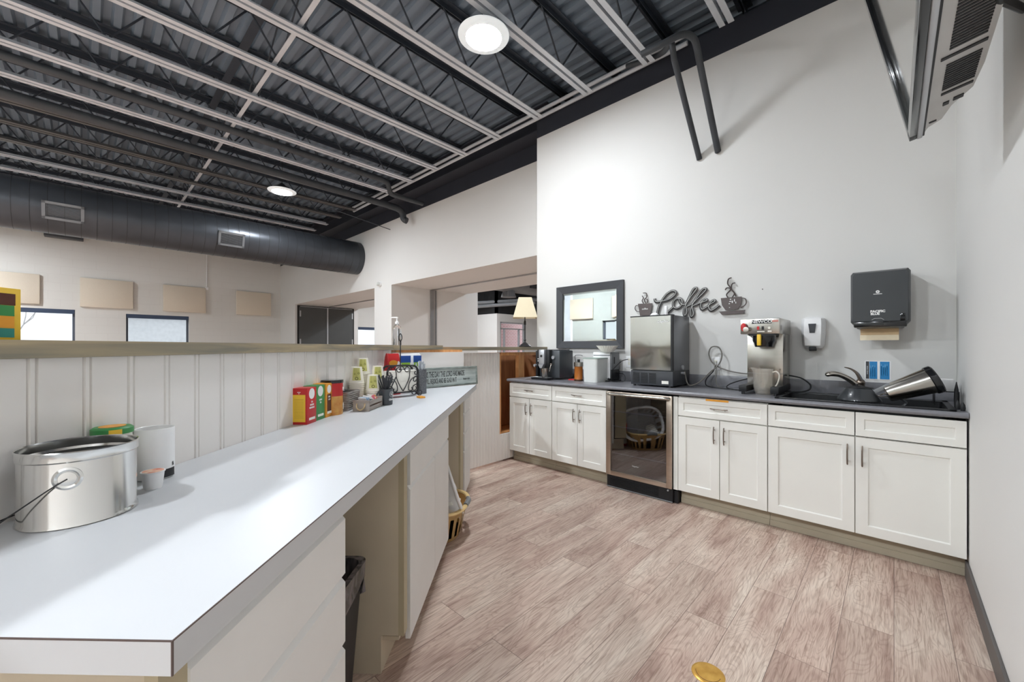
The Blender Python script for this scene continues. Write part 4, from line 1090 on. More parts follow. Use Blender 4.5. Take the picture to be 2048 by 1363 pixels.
obj('counter_slab', mb, M_counter, ct, 40)
obj('backsplash', MB().box(-3.157, .292, YW - .022, YW - .002, .914, 1.015, bev=.002), M_counter, ct, 30)
# sink
sk = thing('sink', 'black composite drop-in sink in the grey countertop', 'sink', (0, 0, .914))
mb = MB()
X0, X1, Y0, Y1 = -.60, .25, 3.275, 3.81
for a in ((X0, X1, Y0, Y0 + .03), (X0, X1, Y1 - .10, Y1), (X0, X0 + .03, Y0, Y1), (X1 - .03, X1, Y0, Y1)): mb.box(a[0], a[1], a[2], a[3], 0, .010, bev=.003)
obj('sink_rim', mb, M_sink, sk, 30)
mb = MB(); a, b, c, d_ = X0 + .03, X1 - .03, Y0 + .03, Y1 - .10
mb.loft([rr((b - a) / 2, (d_ - c) / 2, .03, 0.004, 4, (a + b) / 2, (c + d_) / 2), rr((b - a) / 2 - .01, (d_ - c) / 2 - .01, .03, -.18, 4, (a + b) / 2, (c + d_) / 2), rr(.02, .02, .01, -.19, 4, (a + b) / 2, (c + d_) / 2)], False)
obj('sink_basin', mb, M_sink, sk)
# faucet
fc = thing('faucet', 'brushed nickel single lever faucet on the black sink', 'faucet', (-.172, 3.765, .924))
obj('faucet_body', MB().lathe([(0, 0), (.032, 0), (.031, .008), (.026, .015), (.025, .085), (.027, .092), (.026, .100), (.020, .112), (.008, .120), (0, .121)], seg=28), M_bronze, fc)
obj('spout', MB().tube(smooth_path([(0, 0, .045), (-.03, -.01, .085), (-.075, -.03, .125), (-.12, -.05, .148), (-.16, -.07, .152), (-.185, -.085, .140)], 5), [.024] * 10 + [.023, .023, .022, .022, .022, .023, .024, .025, .025, .025, .024, .023, .022, .020, .017, .012], 12, flat=.8), M_nickel, fc)
obj('lever', MB().tube(smooth_path([(0, 0, .11), (-.012, -.008, .145), (-.030, -.02, .172), (-.058, -.035, .192), (-.085, -.05, .200)], 5), [.026, .026, .025, .024, .023, .022, .021, .020, .018, .016, .015, .014, .012, .011, .010, .009, .008, .007, .006, .005, .004], 10, flat=.5), M_bronze, fc)
obj('deck_plate', MB().loft([rr(.10, .028, .026, 0, 6), rr(.098, .026, .025, .006, 6)]), M_bronze, fc)

# drinks cooler
co = thing('drinks_cooler', 'stainless framed glass door drinks cooler under the ice maker', 'cooler', (0, 0, 0))
x0, x1 = -1.902, -1.304
mb = MB().box(x0, x0 + .02, 3.30, 3.86, .10, .868).box(x1 - .02, x1, 3.30, 3.86, .10, .868).box(x0, x1, 3.84, 3.86, .10, .868).box(x0, x1, 3.30, 3.86, .85, .868).box(x0, x1, 3.30, 3.86, .10, .13)
obj('cooler_cabinet', mb, M_coldin, co, 0)
mb = MB(); dz0, dz1 = .118, .868; y0, y1 = 3.255, 3.29
for a in ((x0, x0 + .045, dz0, dz1), (x1 - .045, x1, dz0, dz1), (x0 + .045, x1 - .045, dz0, dz0 + .04), (x0 + .045, x1 - .045, dz1 - .035, dz1)): mb.box(a[0], a[1], y0, y1, a[2], a[3], bev=.002)
dr = obj('door_frame', mb, mat('warm brushed stainless', (196, 182, 168), .28, metal=1.0, var=.04, scale=4, stretch=(1, 1, 12)), co, 30)
obj('door_glass', MB().box(x0 + .045, x1 - .045, 3.268, 3.274, dz0 + .04, dz1 - .035), M_fglass, dr, 0)
obj('door_handle', MB().tube(smooth_path([(x0 + .02, 3.262, .848), (x0 + .035, 3.232, .848), (x0 + .12, 3.226, .848), ((x0 + x1) / 2, 3.224, .848), (x1 - .12, 3.226, .848), (x1 - .035, 3.232, .848), (x1 - .02, 3.262, .848)], 5), .012, 12), M_steel, dr)
text('badge', 'EdgeStar', .016, ((x0 + x1) / 2 - .02, 3.2675, .235), M_silver, dr, sx=1.1, bold=.0004)
for z in (.30, .545, .68):
    mb = MB().box(x0 + .03, x1 - .03, 3.312, 3.320, z, z + .008)
    sh = obj('shelf', mb, M_white, co, 0)
    w_ = MB()
    for k in range(14): w_.box(x0 + .05 + k * .036, x0 + .053 + k * .036, 3.32, 3.82, z, z + .004)
    obj('shelf_wires', w_, M_grey, sh, 0)
mb = MB().box(x0, x1 + .035, 3.30, 3.86, .0, .10)
obj('plinth', mb, M_dark, co, 0)
g = MB().box(x0, x1, 3.275, 3.30, .012, .112)
for k in range(6): g.box(x0 + .03, x1 - .12, 3.268, 3.276, .030 + k * .013, .034 + k * .013)
obj('toe_grille', g, M_dark, co, 0)
obj('grille_trim', MB().box(x0, x1, 3.268, 3.275, .006, .012), M_grey, co, 0)
obj('lock', MB().cyl((x1 - .035, 3.276, .10), (x1 - .035, 3.262, .10), .007), M_silver, co)

# ice maker
im = thing('ice_maker', 'countertop ice maker with a mirror steel door and louvered black base', 'ice maker', (-1.775, 3.47, .914))
Wd, Dp, Z0, Z1 = .390, .40, .012, .632
obj('cabinet', MB().box(0.004, Wd - .002, .035, Dp, Z0 + .13, Z1, bev=.003), mat('grey steel side', (128, 130, 134), .3, metal=.6), im, 30)
obj('base_housing', MB().box(0, Wd, .012, Dp, Z0, Z0 + .13, bev=.003), M_frame, im, 30)
# slightly wavy steel door
mb = MB(); nx, nz = 16, 28; dz0, dz1 = Z0 + .137, Z1 - .006
vs = [[mb.bm.verts.new((.004 + (Wd - .018) * i / nx, .0 + .0016 * math.sin(3.1 * i / nx * 2 + .5) * math.exp(-((j / nz - .42) / .2) ** 2) - .002 * math.sin(PI * j / nz), dz0 + (dz1 - dz0) * j / nz)) for j in range(nz + 1)] for i in range(nx + 1)]
for i in range(nx):
    for j in range(nz): mb.bm.faces.new((vs[i][j], vs[i + 1][j], vs[i + 1][j + 1], vs[i][j + 1]))
mb.box(.004, Wd - .014, .003, .033, dz0, dz1)
obj('door', mb, mat('mirror steel', (182, 179, 173), .09, metal=1.0, var=.02), im, 60)
obj('top_trim', MB().box(0, Wd, 0, .05, Z1 - .006, Z1 + .004), M_dark, im, 0)
obj('side_trim', MB().box(Wd - .013, Wd, 0, .034, Z0 + .137, Z1 - .006), M_dark, im, 0)
lv = MB()
for c in range(3):
    for k in range(7): lv.box(.022 + c * .078, .022 + c * .078 + .062, .008, .013, Z0 + .020 + k * .0135, Z0 + .026 + k * .0135)
obj('louvers', lv, M_dark, im, 0)
obj('rating_label', MB().box(.292, .352, .0105, .0125, Z0 + .018, Z0 + .045), M_paper, im, 0)
text('badge', 'EdgeStar', .025, (Wd * .80, -.0035, Z1 - .055), M_ink_w, im, sx=1.15, bold=.0007)
for x, y in ((.03, .03), (Wd - .03, .03), (.03, Dp - .03), (Wd - .03, Dp - .03)): obj('foot', MB().cyl((x, y, 0), (x, y, .013), .012), M_dark, im)
obj('water_valve', MB().cyl((Wd - .004, .20, .12), (Wd + .03, .20, .12), .012).cyl((Wd - .002, .22, .17), (Wd + .012, .22, .17), .02), M_silver, im)
# on top of the ice maker
t = thing('spray_cap', 'small upright white nozzle bottle lying ready on the ice maker', 'bottle', (-1.50, 3.62, 1.546 + .004))
obj('bottle', MB().lathe([(0, 0), (.014, 0), (.015, .003), (.015, .085), (.012, .090), (0, .090)], seg=20), M_white, t)
t = thing('wrapped_bundle', 'crumpled white wrapper on the ice maker beside the nozzle bottle', 'wrapper', (-1.60, 3.60, 1.55))
obj('wrapper', MB().loft([rr(.035, .02, .012, 0, 3), rr(.038, .022, .012, .010, 3), rr(.022, .014, .008, .028, 3), rr(.008, .006, .003, .033, 3)]), M_white, t, 60)

# espresso machine
em = thing('espresso_machine', 'black espresso machine with a silver spout column beside the bar lamp', 'espresso machine', (-2.90, 3.42, .914))
obj('body', MB().box(.0, .30, .07, .32, .02, .315, bev=.008), mat('charcoal machine shell', (66, 70, 74), .35), em, 30)
obj('front_housing', MB().box(.03, .20, .02, .08, .14, .325, bev=.006), M_dark, em, 30)
obj('silver_column', MB().box(.075, .150, -.010, .03, .165, .325, bev=.008), M_silver, em, 30)
obj('logo_badge', MB().cyl((.113, -.010, .255), (.113, -.013, .255), .014), M_dark, em)
obj('spout_head', MB().prism([(.078, .165), (.148, .165), (.128, .125), (.098, .125)], -.02, .02, mtx=Matrix.Rotation(PI / 2, 4, 'X') @ Matrix.Translation((0, 0, 0))), M_silver, em, 30)
obj('side_knob', MB().cyl((.225, .068, .24), (.225, .048, .24), .019), M_silver, em)
obj('steam_wand', MB().tube(smooth_path([(.215, .07, .17), (.222, .03, .165), (.215, .02, .14), (.205, .015, .09)], 4), .006, 8).cyl((.222, .05, .172), (.222, .02, .168), .012), M_nickel, em)
obj('button_row', MB().cyl((.045, .021, .20), (.045, .016, .20), .006).cyl((.045, .021, .222), (.045, .016, .222), .006).cyl((.062, .021, .20), (.062, .016, .20), .006).cyl((.062, .021, .222), (.062, .016, .222), .006), M_ink_w, em)
obj('water_knob', MB().cyl((.005, .05, .15), (.005, .0, .15), .014), M_silver, em)
obj('side_panel', MB().box(0.0, .028, .03, .10, .03, .31, bev=.004), M_dark, em, 30)
obj('drip_tray', MB().loft([rr(.12, .055, .02, 0, 4, .12, -.0), rr(.125, .06, .02, .022, 4, .12, 0), rr(.118, .053, .018, .024, 4, .12, 0)]), M_dark, em, 35)
obj('tray_grid', MB().box(.02, .22, -.045, .045, .024, .027), M_grey, em, 0)
obj('lid', MB().box(.02, .27, .10, .30, .315, .325, bev=.004), M_frame, em, 30)
t = thing('steel_tumbler', 'small steel cup under the espresso spout', 'cup', (-2.73, 3.40, .941))
obj('cup_wall', MB().lathe([(0, 0), (.030, 0), (.032, .003), (.036, .095), (.0345, .096), (.031, .006), (0, .006)], seg=28), M_steel, t)
o = obj('white_spoon', MB().tube(smooth_path([(-2.93, 3.29, .918), (-2.89, 3.33, .935), (-2.84, 3.36, .945), (-2.80, 3.375, .945)], 5), [.003] * 10 + [.004, .006, .008, .009, .008, .006], 8, flat=.4), M_white)
tag(o, 'white plastic spoon leaning on the espresso drip tray', 'spoon')
# red packet, jar with amber syrup
o = obj('red_packet', MB().box(-.05, .05, -.03, .03, 0, .01, bev=.003), M_red, None, 30); o.location = (-2.50, 3.60, .914); o.rotation_euler = (0, 0, .5); tag(o, 'red packet lying between the espresso machine and the amber jar', 'packet')
t = thing('glass_jar', 'glass jar of amber syrup with a steel collar and clip', 'jar', (-2.395, 3.545, .914))
obj('jar_glass', MB().lathe([(0, 0), (.043, 0), (.046, .005), (.046, .012), (.043, .02), (.043, .155), (.046, .16)], seg=32), M_amber, t)
obj('jar_foot', MB().lathe([(0, 0), (.0465, 0), (.0475, .006), (.0455, .018), (0, .018)], seg=32), mat('dark amber glass', (70, 44, 24), .15), t)
obj('collar', MB().lathe([(.0455, .150), (.048, .152), (.048, .192), (.044, .196), (0, .196)], seg=32), M_steel, t)
obj('clip_wire', MB().tube(smooth_path([(-.03, 0, .19), (-.04, 0, .22), (-.045, 0, .26), (-.02, 0, .268), (.03, 0, .268), (.05, 0, .262)], 5), .003, 7), M_iron, t)
obj('pump_top', MB().cyl((.0, 0, .196), (0, 0, .225), .014), M_dark, t)
# translucent tub
t = thing('storage_tub', 'tall frosted square tub with a sage lid on the grey counter', 'tub', (-2.225, 3.62, .914))
obj('tub_body', MB().loft([rr(.080, .128, .025, 0.0, 5), rr(.088, .136, .028, .235, 5)]), mat('frosted tub', (222, 224, 220), .45), t)
obj('tub_lid', MB().loft([rr(.090, .138, .029, .232, 5), rr(.091, .139, .029, .243, 5), rr(.084, .132, .026, .245, 5)]), mat('sage lid', (172, 186, 178), .4), t)
# toaster-like white box with grey side
t = thing('coffee_grinder', 'white front kitchen appliance with a grey side behind the frosted tub', 'appliance', (-2.31, 3.69, .914))
obj('shell', MB().box(0, .20, 0, .012, .03, .30, bev=.004), M_white, t, 30)
obj('slot', MB().box(.005, .20, -.001, .002, .262, .272), M_grey, t, 0)
obj('side_cover', MB().box(.0, .215, .012, .17, .12, .298, bev=.006), M_grey, t, 30)
obj('lower_cover', MB().box(.0, .212, .012, .17, .015, .12, bev=.004), M_dark, t, 30)
obj('grip_recess', MB().box(.214, .217, .05, .07, .18, .25), M_dark, t, 0)
obj('base_rail', MB().tube([(.02, -.03, .006), (.20, -.03, .006), (.24, .15, .006)], .006, 8), M_dark, t)
# coffee filters
t = thing('coffee_filters', 'stack of fluted paper coffee filters on the white appliance', 'coffee filters', (-2.135, 3.68, 1.214))
n = 72
def flute(r, z, a_): return [((r + a_ * (1 if k % 2 else -1)) * math.cos(2 * PI * k / n), (r + a_ * (1 if k % 2 else -1)) * math.sin(2 * PI * k / n), z + (.002 if k % 4 == 1 else 0)) for k in range(n)]
mb = MB(); bm = mb.bm
rg = [[bm.verts.new(p) for p in flute(r, z, a_)] for r, z, a_ in ((.05, .0, .0), (.064, .012, .0015), (.082, .035, .003), (.100, .058, .005), (.106, .066, .006), (.098, .060, .005), (.060, .012, .0015), (.048, .006, 0))]
for a, b in zip(rg, rg[1:]):
    for i in range(n): bm.faces.new((a[i], a[(i + 1) % n], b[(i + 1) % n], b[i]))
bm.faces.new(rg[0]); bm.faces.new(rg[-1])
obj('filters', mb, M_paper, t, 20)

# wall mirror
mi = thing('wall_mirror', 'wall mirror in a wide charcoal frame above the frosted tub', 'mirror', (-2.929, YW, 1.252))
MW, MH = .869, .722; fw_ = .082
mb = MB()
ou = [(0, 0), (MW, 0), (MW, MH), (0, MH)]; inn = [(fw_, fw_), (MW - fw_, fw_), (MW - fw_, MH - fw_), (fw_, MH - fw_)]
for i in range(4):
    j = (i + 1) % 4
    a, b, c, d_ = ou[i], ou[j], inn[j], inn[i]
    mb.loft([[(a[0], 0, a[1]), (a[0], -.032, a[1]), (d_[0], -.022, d_[1]), (d_[0], 0, d_[1])], [(b[0], 0, b[1]), (b[0], -.032, b[1]), (c[0], -.022, c[1]), (c[0], 0, c[1])]])
obj('mirror_frame', mb, M_frame, mi, 0)
mb = MB(); a, b, c, d_ = fw_ - .002, MW - fw_ + .002, fw_ - .002, MH - fw_ + .002; s_ = .025
v = [(a, -.010, c), (b, -.010, c), (b, -.010, d_), (a, -.010, d_)]; u = [(a + s_, -.0108, c + s_), (b - s_, -.0108, c + s_), (b - s_, -.0108, d_ - s_), (a + s_, -.0108, d_ - s_)]
mb.quad(*u)
for i in range(4): mb.quad(v[i], v[(i + 1) % 4], u[(i + 1) % 4], u[i])
obj('mirror_glass', mb, M_mirror, mi, 0)

# outlets
def outlet(x, z, label):
    t = thing('wall_outlet', label, 'outlet', (x, YW, z), 0)
    obj('cover_plate', MB().box(-.036, .036, -.006, 0, -.058, .058, bev=.003), M_white, t, 30)
    for dz in (-.02, .02):
        obj('socket', MB().box(-.014, .014, -.0075, -.004, dz - .014, dz + .014, bev=.002), M_offwhite, t, 30)
outlet(-1.165, 1.12, 'white wall outlet between the ice maker and the coffee brewer')
outlet(-2.005, 1.115, 'white wall outlet half hidden beside the ice maker')
# plugs and cords
def cord(name, label, pts, r, m=M_dark):
    o = obj(name, MB().tube(smooth_path(pts, 8), r, 8), m); tag(o, label, 'cord'); return o
cord('power_cord', 'black cord looping from the half hidden outlet to the counter by the ice maker', [(-2.01, 3.88, 1.14), (-2.04, 3.80, 1.12), (-2.09, 3.72, 1.04), (-2.13, 3.70, .97), (-2.10, 3.68, .922), (-2.0, 3.68, .920), (-1.95, 3.70, .935), (-1.98, 3.74, .99), (-2.10, 3.80, 1.0)], .004)
cord('water_line', 'grey water line curling in a loop from the ice maker to the brewer', [(-1.36, 3.69, 1.05), (-1.34, 3.68, .96), (-1.30, 3.66, .93), (-1.24, 3.70, .96), (-1.18, 3.78, 1.04), (-1.12, 3.84, 1.12), (-1.10, 3.85, 1.20), (-1.13, 3.86, 1.265), (-1.19, 3.86, 1.265), (-1.21, 3.86, 1.20), (-1.17, 3.85, 1.12), (-1.07, 3.84, 1.07), (-.95, 3.84, 1.045), (-.84, 3.86, 1.04)], .0058, M_cord)
cord('power_cord', 'black cord hanging from the outlet behind the loop of grey line', [(-1.16, 3.875, 1.10), (-1.17, 3.84, 1.05), (-1.215, 3.80, .98), (-1.19, 3.74, .93), (-1.08, 3.70, .920), (-.97, 3.68, .920)], .0045)
cord('power_cord', 'thin grey cord trailing from the outlet along the counter to the brewer foot', [(-1.15, 3.875, 1.14), (-1.14, 3.82, 1.02), (-1.10, 3.74, .93), (-1.0, 3.70, .918), (-.90, 3.66, .918)], .003, M_cord)
cord('power_cord', 'black cord arching out of the brewer toward the outlet side', [(-.84, 3.84, 1.01), (-.90, 3.80, 1.0), (-1.0, 3.74, .96), (-1.02, 3.70, .930), (-.96, 3.66, .92), (-.87, 3.64, .92)], .0045)
cord('power_cord', 'black cord bowing out on the sink side of the brewer', [(-.60, 3.80, 1.045), (-.52, 3.78, 1.03), (-.46, 3.74, .99), (-.455, 3.70, .955), (-.50, 3.66, .935), (-.57, 3.63, .93), (-.60, 3.62, .925)], .0055)

# coffee brewer
cb = thing('coffee_brewer', 'stainless commercial coffee brewer with a red valve and black basket', 'coffee brewer', (-.855, 3.45, .914))
obj('head', MB().box(0, .255, 0, .42, .452, .565, bev=.003), M_steel, cb, 30)
obj('tower', MB().box(.012, .250, .15, .42, .04, .452, bev=.002), M_steel, cb, 30)
obj('tower_seam', MB().box(.010, .251, .1485, .421, .150, .153), M_grey, cb, 0)
for x in (.0, .204): obj('foot_arm', MB().box(x, x + .052, -.045, .40, .018, .065, bev=.002), M_dark, cb, 30)
for x in (.012, .222):
    for y in (-.03, .36): obj('rubber_foot', MB().cyl((x + .014, y, 0), (x + .014, y, .018), .012), M_dark, cb)
obj('name_plate', MB().box(.075, .205, -.002, .0005, .528, .555), M_dark, cb, 0)
text('lettering', 'NEWCO', .028, (.14, -.0025, .5415), M_ink_w, cb, sx=1.25, bold=.0006)
obj('warning_label', MB().box(.208, .246, -.0015, .0005, .538, .550), mat('faded red label', (206, 128, 118), .5), cb, 0)
obj('red_switch', MB().box(.112, .126, -.005, .0005, .482, .507), M_red, cb, 0); obj('black_switch', MB().box(.142, .156, -.005, .0005, .482, .507), M_dark, cb, 0)
obj('pilot_light', MB().cyl((.19, 0, .495), (.19, -.006, .495), .009), M_offwhite, cb)
obj('switch_labels', MB().box(.112, .16, -.001, .0005, .465, .472).box(.18, .205, -.001, .0005, .465, .475), M_paper, cb, 0)
obj('faucet_handle', MB().lathe([(0, 0), (.021, 0), (.024, .006), (.024, .022), (.015, .028), (0, .028)], seg=20, mtx=Matrix.Translation((.026, 0, .503)) @ Matrix.Rotation(PI / 2, 4, 'X'), ax=(.75, 1.3)), M_red, cb)
obj('faucet_knob', MB().lathe([(0, 0), (.010, 0), (.012, .015), (.019, .028), (.019, .042), (0, .044)], seg=24, mtx=Matrix.Translation((.046, 0, .485)) @ Matrix.Rotation(PI / 2, 4, 'X')), M_nickel, cb)
obj('brew_basket', MB().lathe([(.078, .452), (.076, .40), (.068, .385), (.060, .355), (0, .350)], c=(.14, .085, 0), seg=28), M_gloss, cb)
obj('basket_rail', MB().box(.055, .225, .005, .165, .440, .452), M_dark, cb, 0)
obj('basket_handle', MB().box(.112, .138, -.012, .012, .365, .448, bev=.004), M_yellow, cb, 30, label='bright yellow basket handle')
obj('tower_screws', MB().cyl((.03, .149, .185), (.03, .146, .185), .006).cyl((.232, .149, .185), (.232, .146, .185), .006), M_bronze, cb)
# pitcher
t = thing('pitcher', 'clear fluted plastic pitcher under the coffee brewer', 'pitcher', (-.715, 3.50, .915))
n = 48
def fr_ring(r, z, lip=0): return [((r + (.0012 if k % 2 else 0)) * math.cos(2 * PI * k / n) - (lip if abs(k - n / 2) < 4 else 0), r * math.sin(2 * PI * k / n), z + (lip * .5 if abs(k - n / 2) < 5 else 0)) for k in range(n)]
mb = MB(); mb.loft([fr_ring(.046, 0), fr_ring(.056, .02), fr_ring(.061, .05), fr_ring(.064, .16), fr_ring(.066, .19, .014), fr_ring(.0625, .19, .012), fr_ring(.060, .16), fr_ring(.057, .05), fr_ring(.050, .02), fr_ring(.042, .008)])
obj('pitcher_body', mb, M_pc, t, 30)
obj('pitcher_handle', MB().tube(smooth_path([(.062, 0, .165), (.085, 0, .172), (.103, 0, .15), (.100, 0, .11), (.085, 0, .07), (.062, 0, .045)], 5), .0075, 10, flat=.7), mat('frosted handle plastic', (236, 230, 218), .15), t)

# soap dispenser
so = thing('soap_dispenser', 'white wall soap dispenser between the brewer and the towel dispenser', 'soap dispenser', (-.452, YW, 1.25))
def so_ring(hw, d_, z, r=.02): return [(-hw, 0, z), (-hw, -d_ * .55, z), (-hw * .72, -d_ * .92, z), (0, -d_, z), (hw * .72, -d_ * .92, z), (hw, -d_ * .55, z), (hw, 0, z)]
obj('dispenser_shell', MB().loft([so_ring(.052, .065, .008), so_ring(.066, .095, .03), so_ring(.073, .105, .12), so_ring(.074, .10, .20), so_ring(.070, .085, .235), so_ring(.050, .05, .248)]), M_white, so, 40)
obj('window', MB().prism([(-.016, .125), (.016, .125), (.024, .195), (-.024, .195)], .103, .1065, mtx=Matrix.Rotation(PI / 2, 4, 'X')), M_frame, so, 0)
obj('push_nozzle', MB().box(-.022, .022, -.098, -.04, -.012, .022, bev=.006), M_dark, so, 30)
# towel dispenser
pt = thing('towel_dispenser', 'large black paper towel dispenser on the wall above the sink', 'towel dispenser', (-.222, YW, 1.395))
def pt_ring(y, g, zb=0.0): 
    W2 = .302
    return [(g, y, .045 + g * .5 + zb), (.035 + g * .3, y, .0 + g + zb), (W2 - .035 - g * .3, y, .0 + g + zb), (W2 - g, y, .045 + g * .5 + zb), (W2 - g, y, .375 - g), (W2 - .012 - g, y, .392 - g), (.012 + g, y, .392 - g), (g, y, .375 - g)]
obj('back_shell', MB().loft([pt_ring(0, 0), pt_ring(-.19, 0)]), M_grey, pt, 30)
M_ptb = mat('smoked dispenser cover', (52, 55, 58), .3, coat=.3)
obj('front_cover', MB().loft([pt_ring(-.19, 0), pt_ring(-.215, .002), pt_ring(-.235, .014)]), M_ptb, pt, 30)
obj('lower_lip', MB().box(.018, .284, -.238, -.18, .006, .050, bev=.008), M_gloss, pt, 30)
obj('feed_wheel_well', MB().box(.250, .276, -.2362, -.22, .035, .095, bev=.003), M_gloss, pt, 30)
obj('feed_wheel', MB().cyl((.253, -.232, .064), (.273, -.232, .064), .018), M_dark, pt)
text('lettering', 'PACIFIC', .021, (.142, -.2362, .113), M_ink_w, pt, bold=.001)
text('lettering', 'BLUE', .020, (.129, -.2362, .096), M_ink_w, pt, bold=.001)
obj('logo_disc', MB().lathe([(.003, 0), (.010, 0), (.010, .0008), (.003, .0008), (.003, 0)], seg=24, mtx=Matrix.Translation((.142, -.2355, .245)) @ Matrix.Rotation(PI / 2, 4, 'X')), M_ink_w, pt)
obj('logo_bar', MB().box(.120, .164, -.2363, -.2345, .228, .232), M_ink_w, pt, 0)
obj('arch_mark', MB().tube([(.112, -.2363, .056), (.125, -.2363, .066), (.160, -.2363, .066), (.173, -.2363, .056)], .0008, 5), M_ink_w, pt)
obj('paper_towel', MB().box(.050, .246, -.150, -.1488, -.045, .01).box(.050, .246, -.150, -.147, -.080, -.045), M_kraft, pt, 0)
obj('towel_tail', MB().box(.048, .246, -.152, -.1505, -.080, -.044), M_kraft_l, pt, 0)
# sticker on the wall above the sink
t = thing('wall_sticker', 'small blue and white notice on the wall behind the faucet', 'notice', (-.155, YW - .0015, 1.035))
obj('sheet', MB().box(0, .14, -.0005, .0014, 0, .133), M_white, t, 0)
obj('blue_block', MB().box(.026, .068, -.001, -.0005, .004, .129), M_lblue, t, 0); obj('blue_block', MB().box(.082, .132, -.001, -.0005, .004, .129), M_lblue, t, 0)
obj('grey_column', MB().box(.006, .024, -.001, -.0005, .004, .129), M_frame, t, 0)
text('caption', 'HAND WASH', .010, (.015, -.0015, .066), M_ink_w, t, rot=TXT @ Matrix.Rotation(PI / 2, 4, 'Z'))
ln = MB()
for k in range(9):
    ln.box(.032 + (k % 3) * .011, .034 + (k % 3) * .011, -.0014, -.001, .02, .10 - .01 * (k % 4))
    ln.box(.088 + (k % 4) * .010, .090 + (k % 4) * .010, -.0014, -.001, .03, .11 - .01 * (k % 3))
obj('small_print', ln, mat('light blue ink', (150, 204, 236), .5), t, 0)
o = obj('nail', MB().cyl((-.80, YW, 1.752), (-.80, YW - .006, 1.752), .004, seg=10), M_dark); tag(o, 'small dark nail head alone on the white wall', 'nail')

# wall art
YA = YW - .012
def art_curve(pts, r, y, n=6): return smooth_path([(a, y, b) for a, b in pts], n)
ca = thing('coffee_word_sign', 'dark script wall sign spelling Coffee above the ice maker', 'wall sign', (0, 0, 0))
Cp = [(-1.723, 1.747), (-1.719, 1.721), (-1.697, 1.71), (-1.653, 1.713), (-1.595, 1.721), (-1.545, 1.747), (-1.517, 1.776), (-1.524, 1.798), (-1.556, 1.804), (-1.602, 1.78), (-1.638, 1.74), (-1.667, 1.692), (-1.689, 1.636), (-1.697, 1.586), (-1.675, 1.549), (-1.631, 1.568), (-1.58, 1.615), (-1.541, 1.648)]
Rp = [(-1.482, 1.727), (-1.517, 1.722), (-1.541, 1.69), (-1.538, 1.651), (-1.51, 1.635), (-1.475, 1.647), (-1.456, 1.684), (-1.465, 1.716), (-1.486, 1.728), (-1.469, 1.678), (-1.428, 1.668), (-1.374, 1.739), (-1.331, 1.79), (-1.328, 1.811), (-1.354, 1.802), (-1.387, 1.74), (-1.421, 1.667), (-1.441, 1.6), (-1.433, 1.563), (-1.413, 1.591), (-1.418, 1.64), (-1.374, 1.661), (-1.309, 1.72), (-1.254, 1.772), (-1.245, 1.796), (-1.277, 1.788), (-1.322, 1.728), (-1.361, 1.663), (-1.381, 1.596), (-1.373, 1.548), (-1.353, 1.574), (-1.364, 1.639), (-1.322, 1.66), (-1.27, 1.677), (-1.237, 1.687), (-1.245, 1.7), (-1.277, 1.684), (-1.291, 1.645), (-1.277, 1.61), (-1.238, 1.628), (-1.207, 1.652), (-1.169, 1.674), (-1.176, 1.686), (-1.207, 1.665), (-1.221, 1.626), (-1.201, 1.595), (-1.164, 1.613), (-1.13, 1.64)]
obj('backing', MB().tube(art_curve(Cp, 0, YA - .002), .0155, 8, flat=.35, up=(0, 1, 0)).tube(art_curve(Rp, 0, YA - .002), .0145, 8, flat=.35, up=(0, 1, 0)), mat('grey sign backing', (120, 118, 118), .5), ca)
obj('letters', MB().tube(art_curve(Cp, 0, YA - .009), .0085, 8, flat=.5, up=(0, 1, 0)).tube(art_curve(Rp, 0, YA - .009), .0080, 8, flat=.5, up=(0, 1, 0)), mat('black sign lettering', (44, 42, 42), .4), ca)
obj('outline', MB().tube(art_curve([(a + .003, b + .003) for a, b in Cp], 0, YA - .0135), .0024, 5).tube(art_curve([(a + .003, b + .003) for a, b in Rp], 0, YA - .0135), .0024, 5), mat('pale silver outline', (214, 214, 210), .4), ca)
RXZ = Matrix(((1, 0, 0, 0), (0, 0, 1, 0), (0, 1, 0, 0), (0, 0, 0, 1)))
t = thing('cup_wall_art', 'small dark metal cup with steam, hung above the ice maker', 'wall art', (0, 0, 0))
obj('cup', MB().prism([(-1.901, 1.708), (-1.748, 1.704), (-1.768, 1.582), (-1.877, 1.585)], YA - .008, YA - .002, mtx=RXZ), M_cupart, t, 0)
obj('handle', MB().tube(art_curve([(-1.893, 1.686), (-1.921, 1.692), (-1.933, 1.663), (-1.917, 1.635), (-1.885, 1.626)], 0, YA - .005), .006, 6, flat=.6), M_cupart, t)
stm = MB()
for pts in ([(-1.842, 1.709), (-1.856, 1.736), (-1.843, 1.764), (-1.856, 1.786)], [(-1.814, 1.707), (-1.832, 1.741), (-1.807, 1.773), (-1.814, 1.81), (-1.846, 1.813)], [(-1.803, 1.71), (-1.795, 1.735), (-1.811, 1.751)]): stm.tube(art_curve(pts, 0, YA - .005), .0068, 6, flat=.6)
obj('steam', stm, M_cupart, t)
text('lettering', 'coffee', .026, (-1.825, YA - .0085, 1.652), M_ink_w, t)
t = thing('cup_wall_art', 'large dark metal cup and saucer with steam, hung over the brewer side', 'wall art', (0, 0, 0))
obj('cup', MB().prism([(-1.118, 1.701), (-.952, 1.702), (-.958, 1.634), (-.981, 1.595), (-1.079, 1.590), (-1.109, 1.638)], YA - .008, YA - .002, mtx=RXZ), M_cupart, t, 0)
obj('saucer', MB().prism([(-1.132, 1.583), (-.925, 1.585), (-.935, 1.556), (-1.109, 1.553)], YA - .010, YA - .002, mtx=RXZ), M_cupart, t, 0)
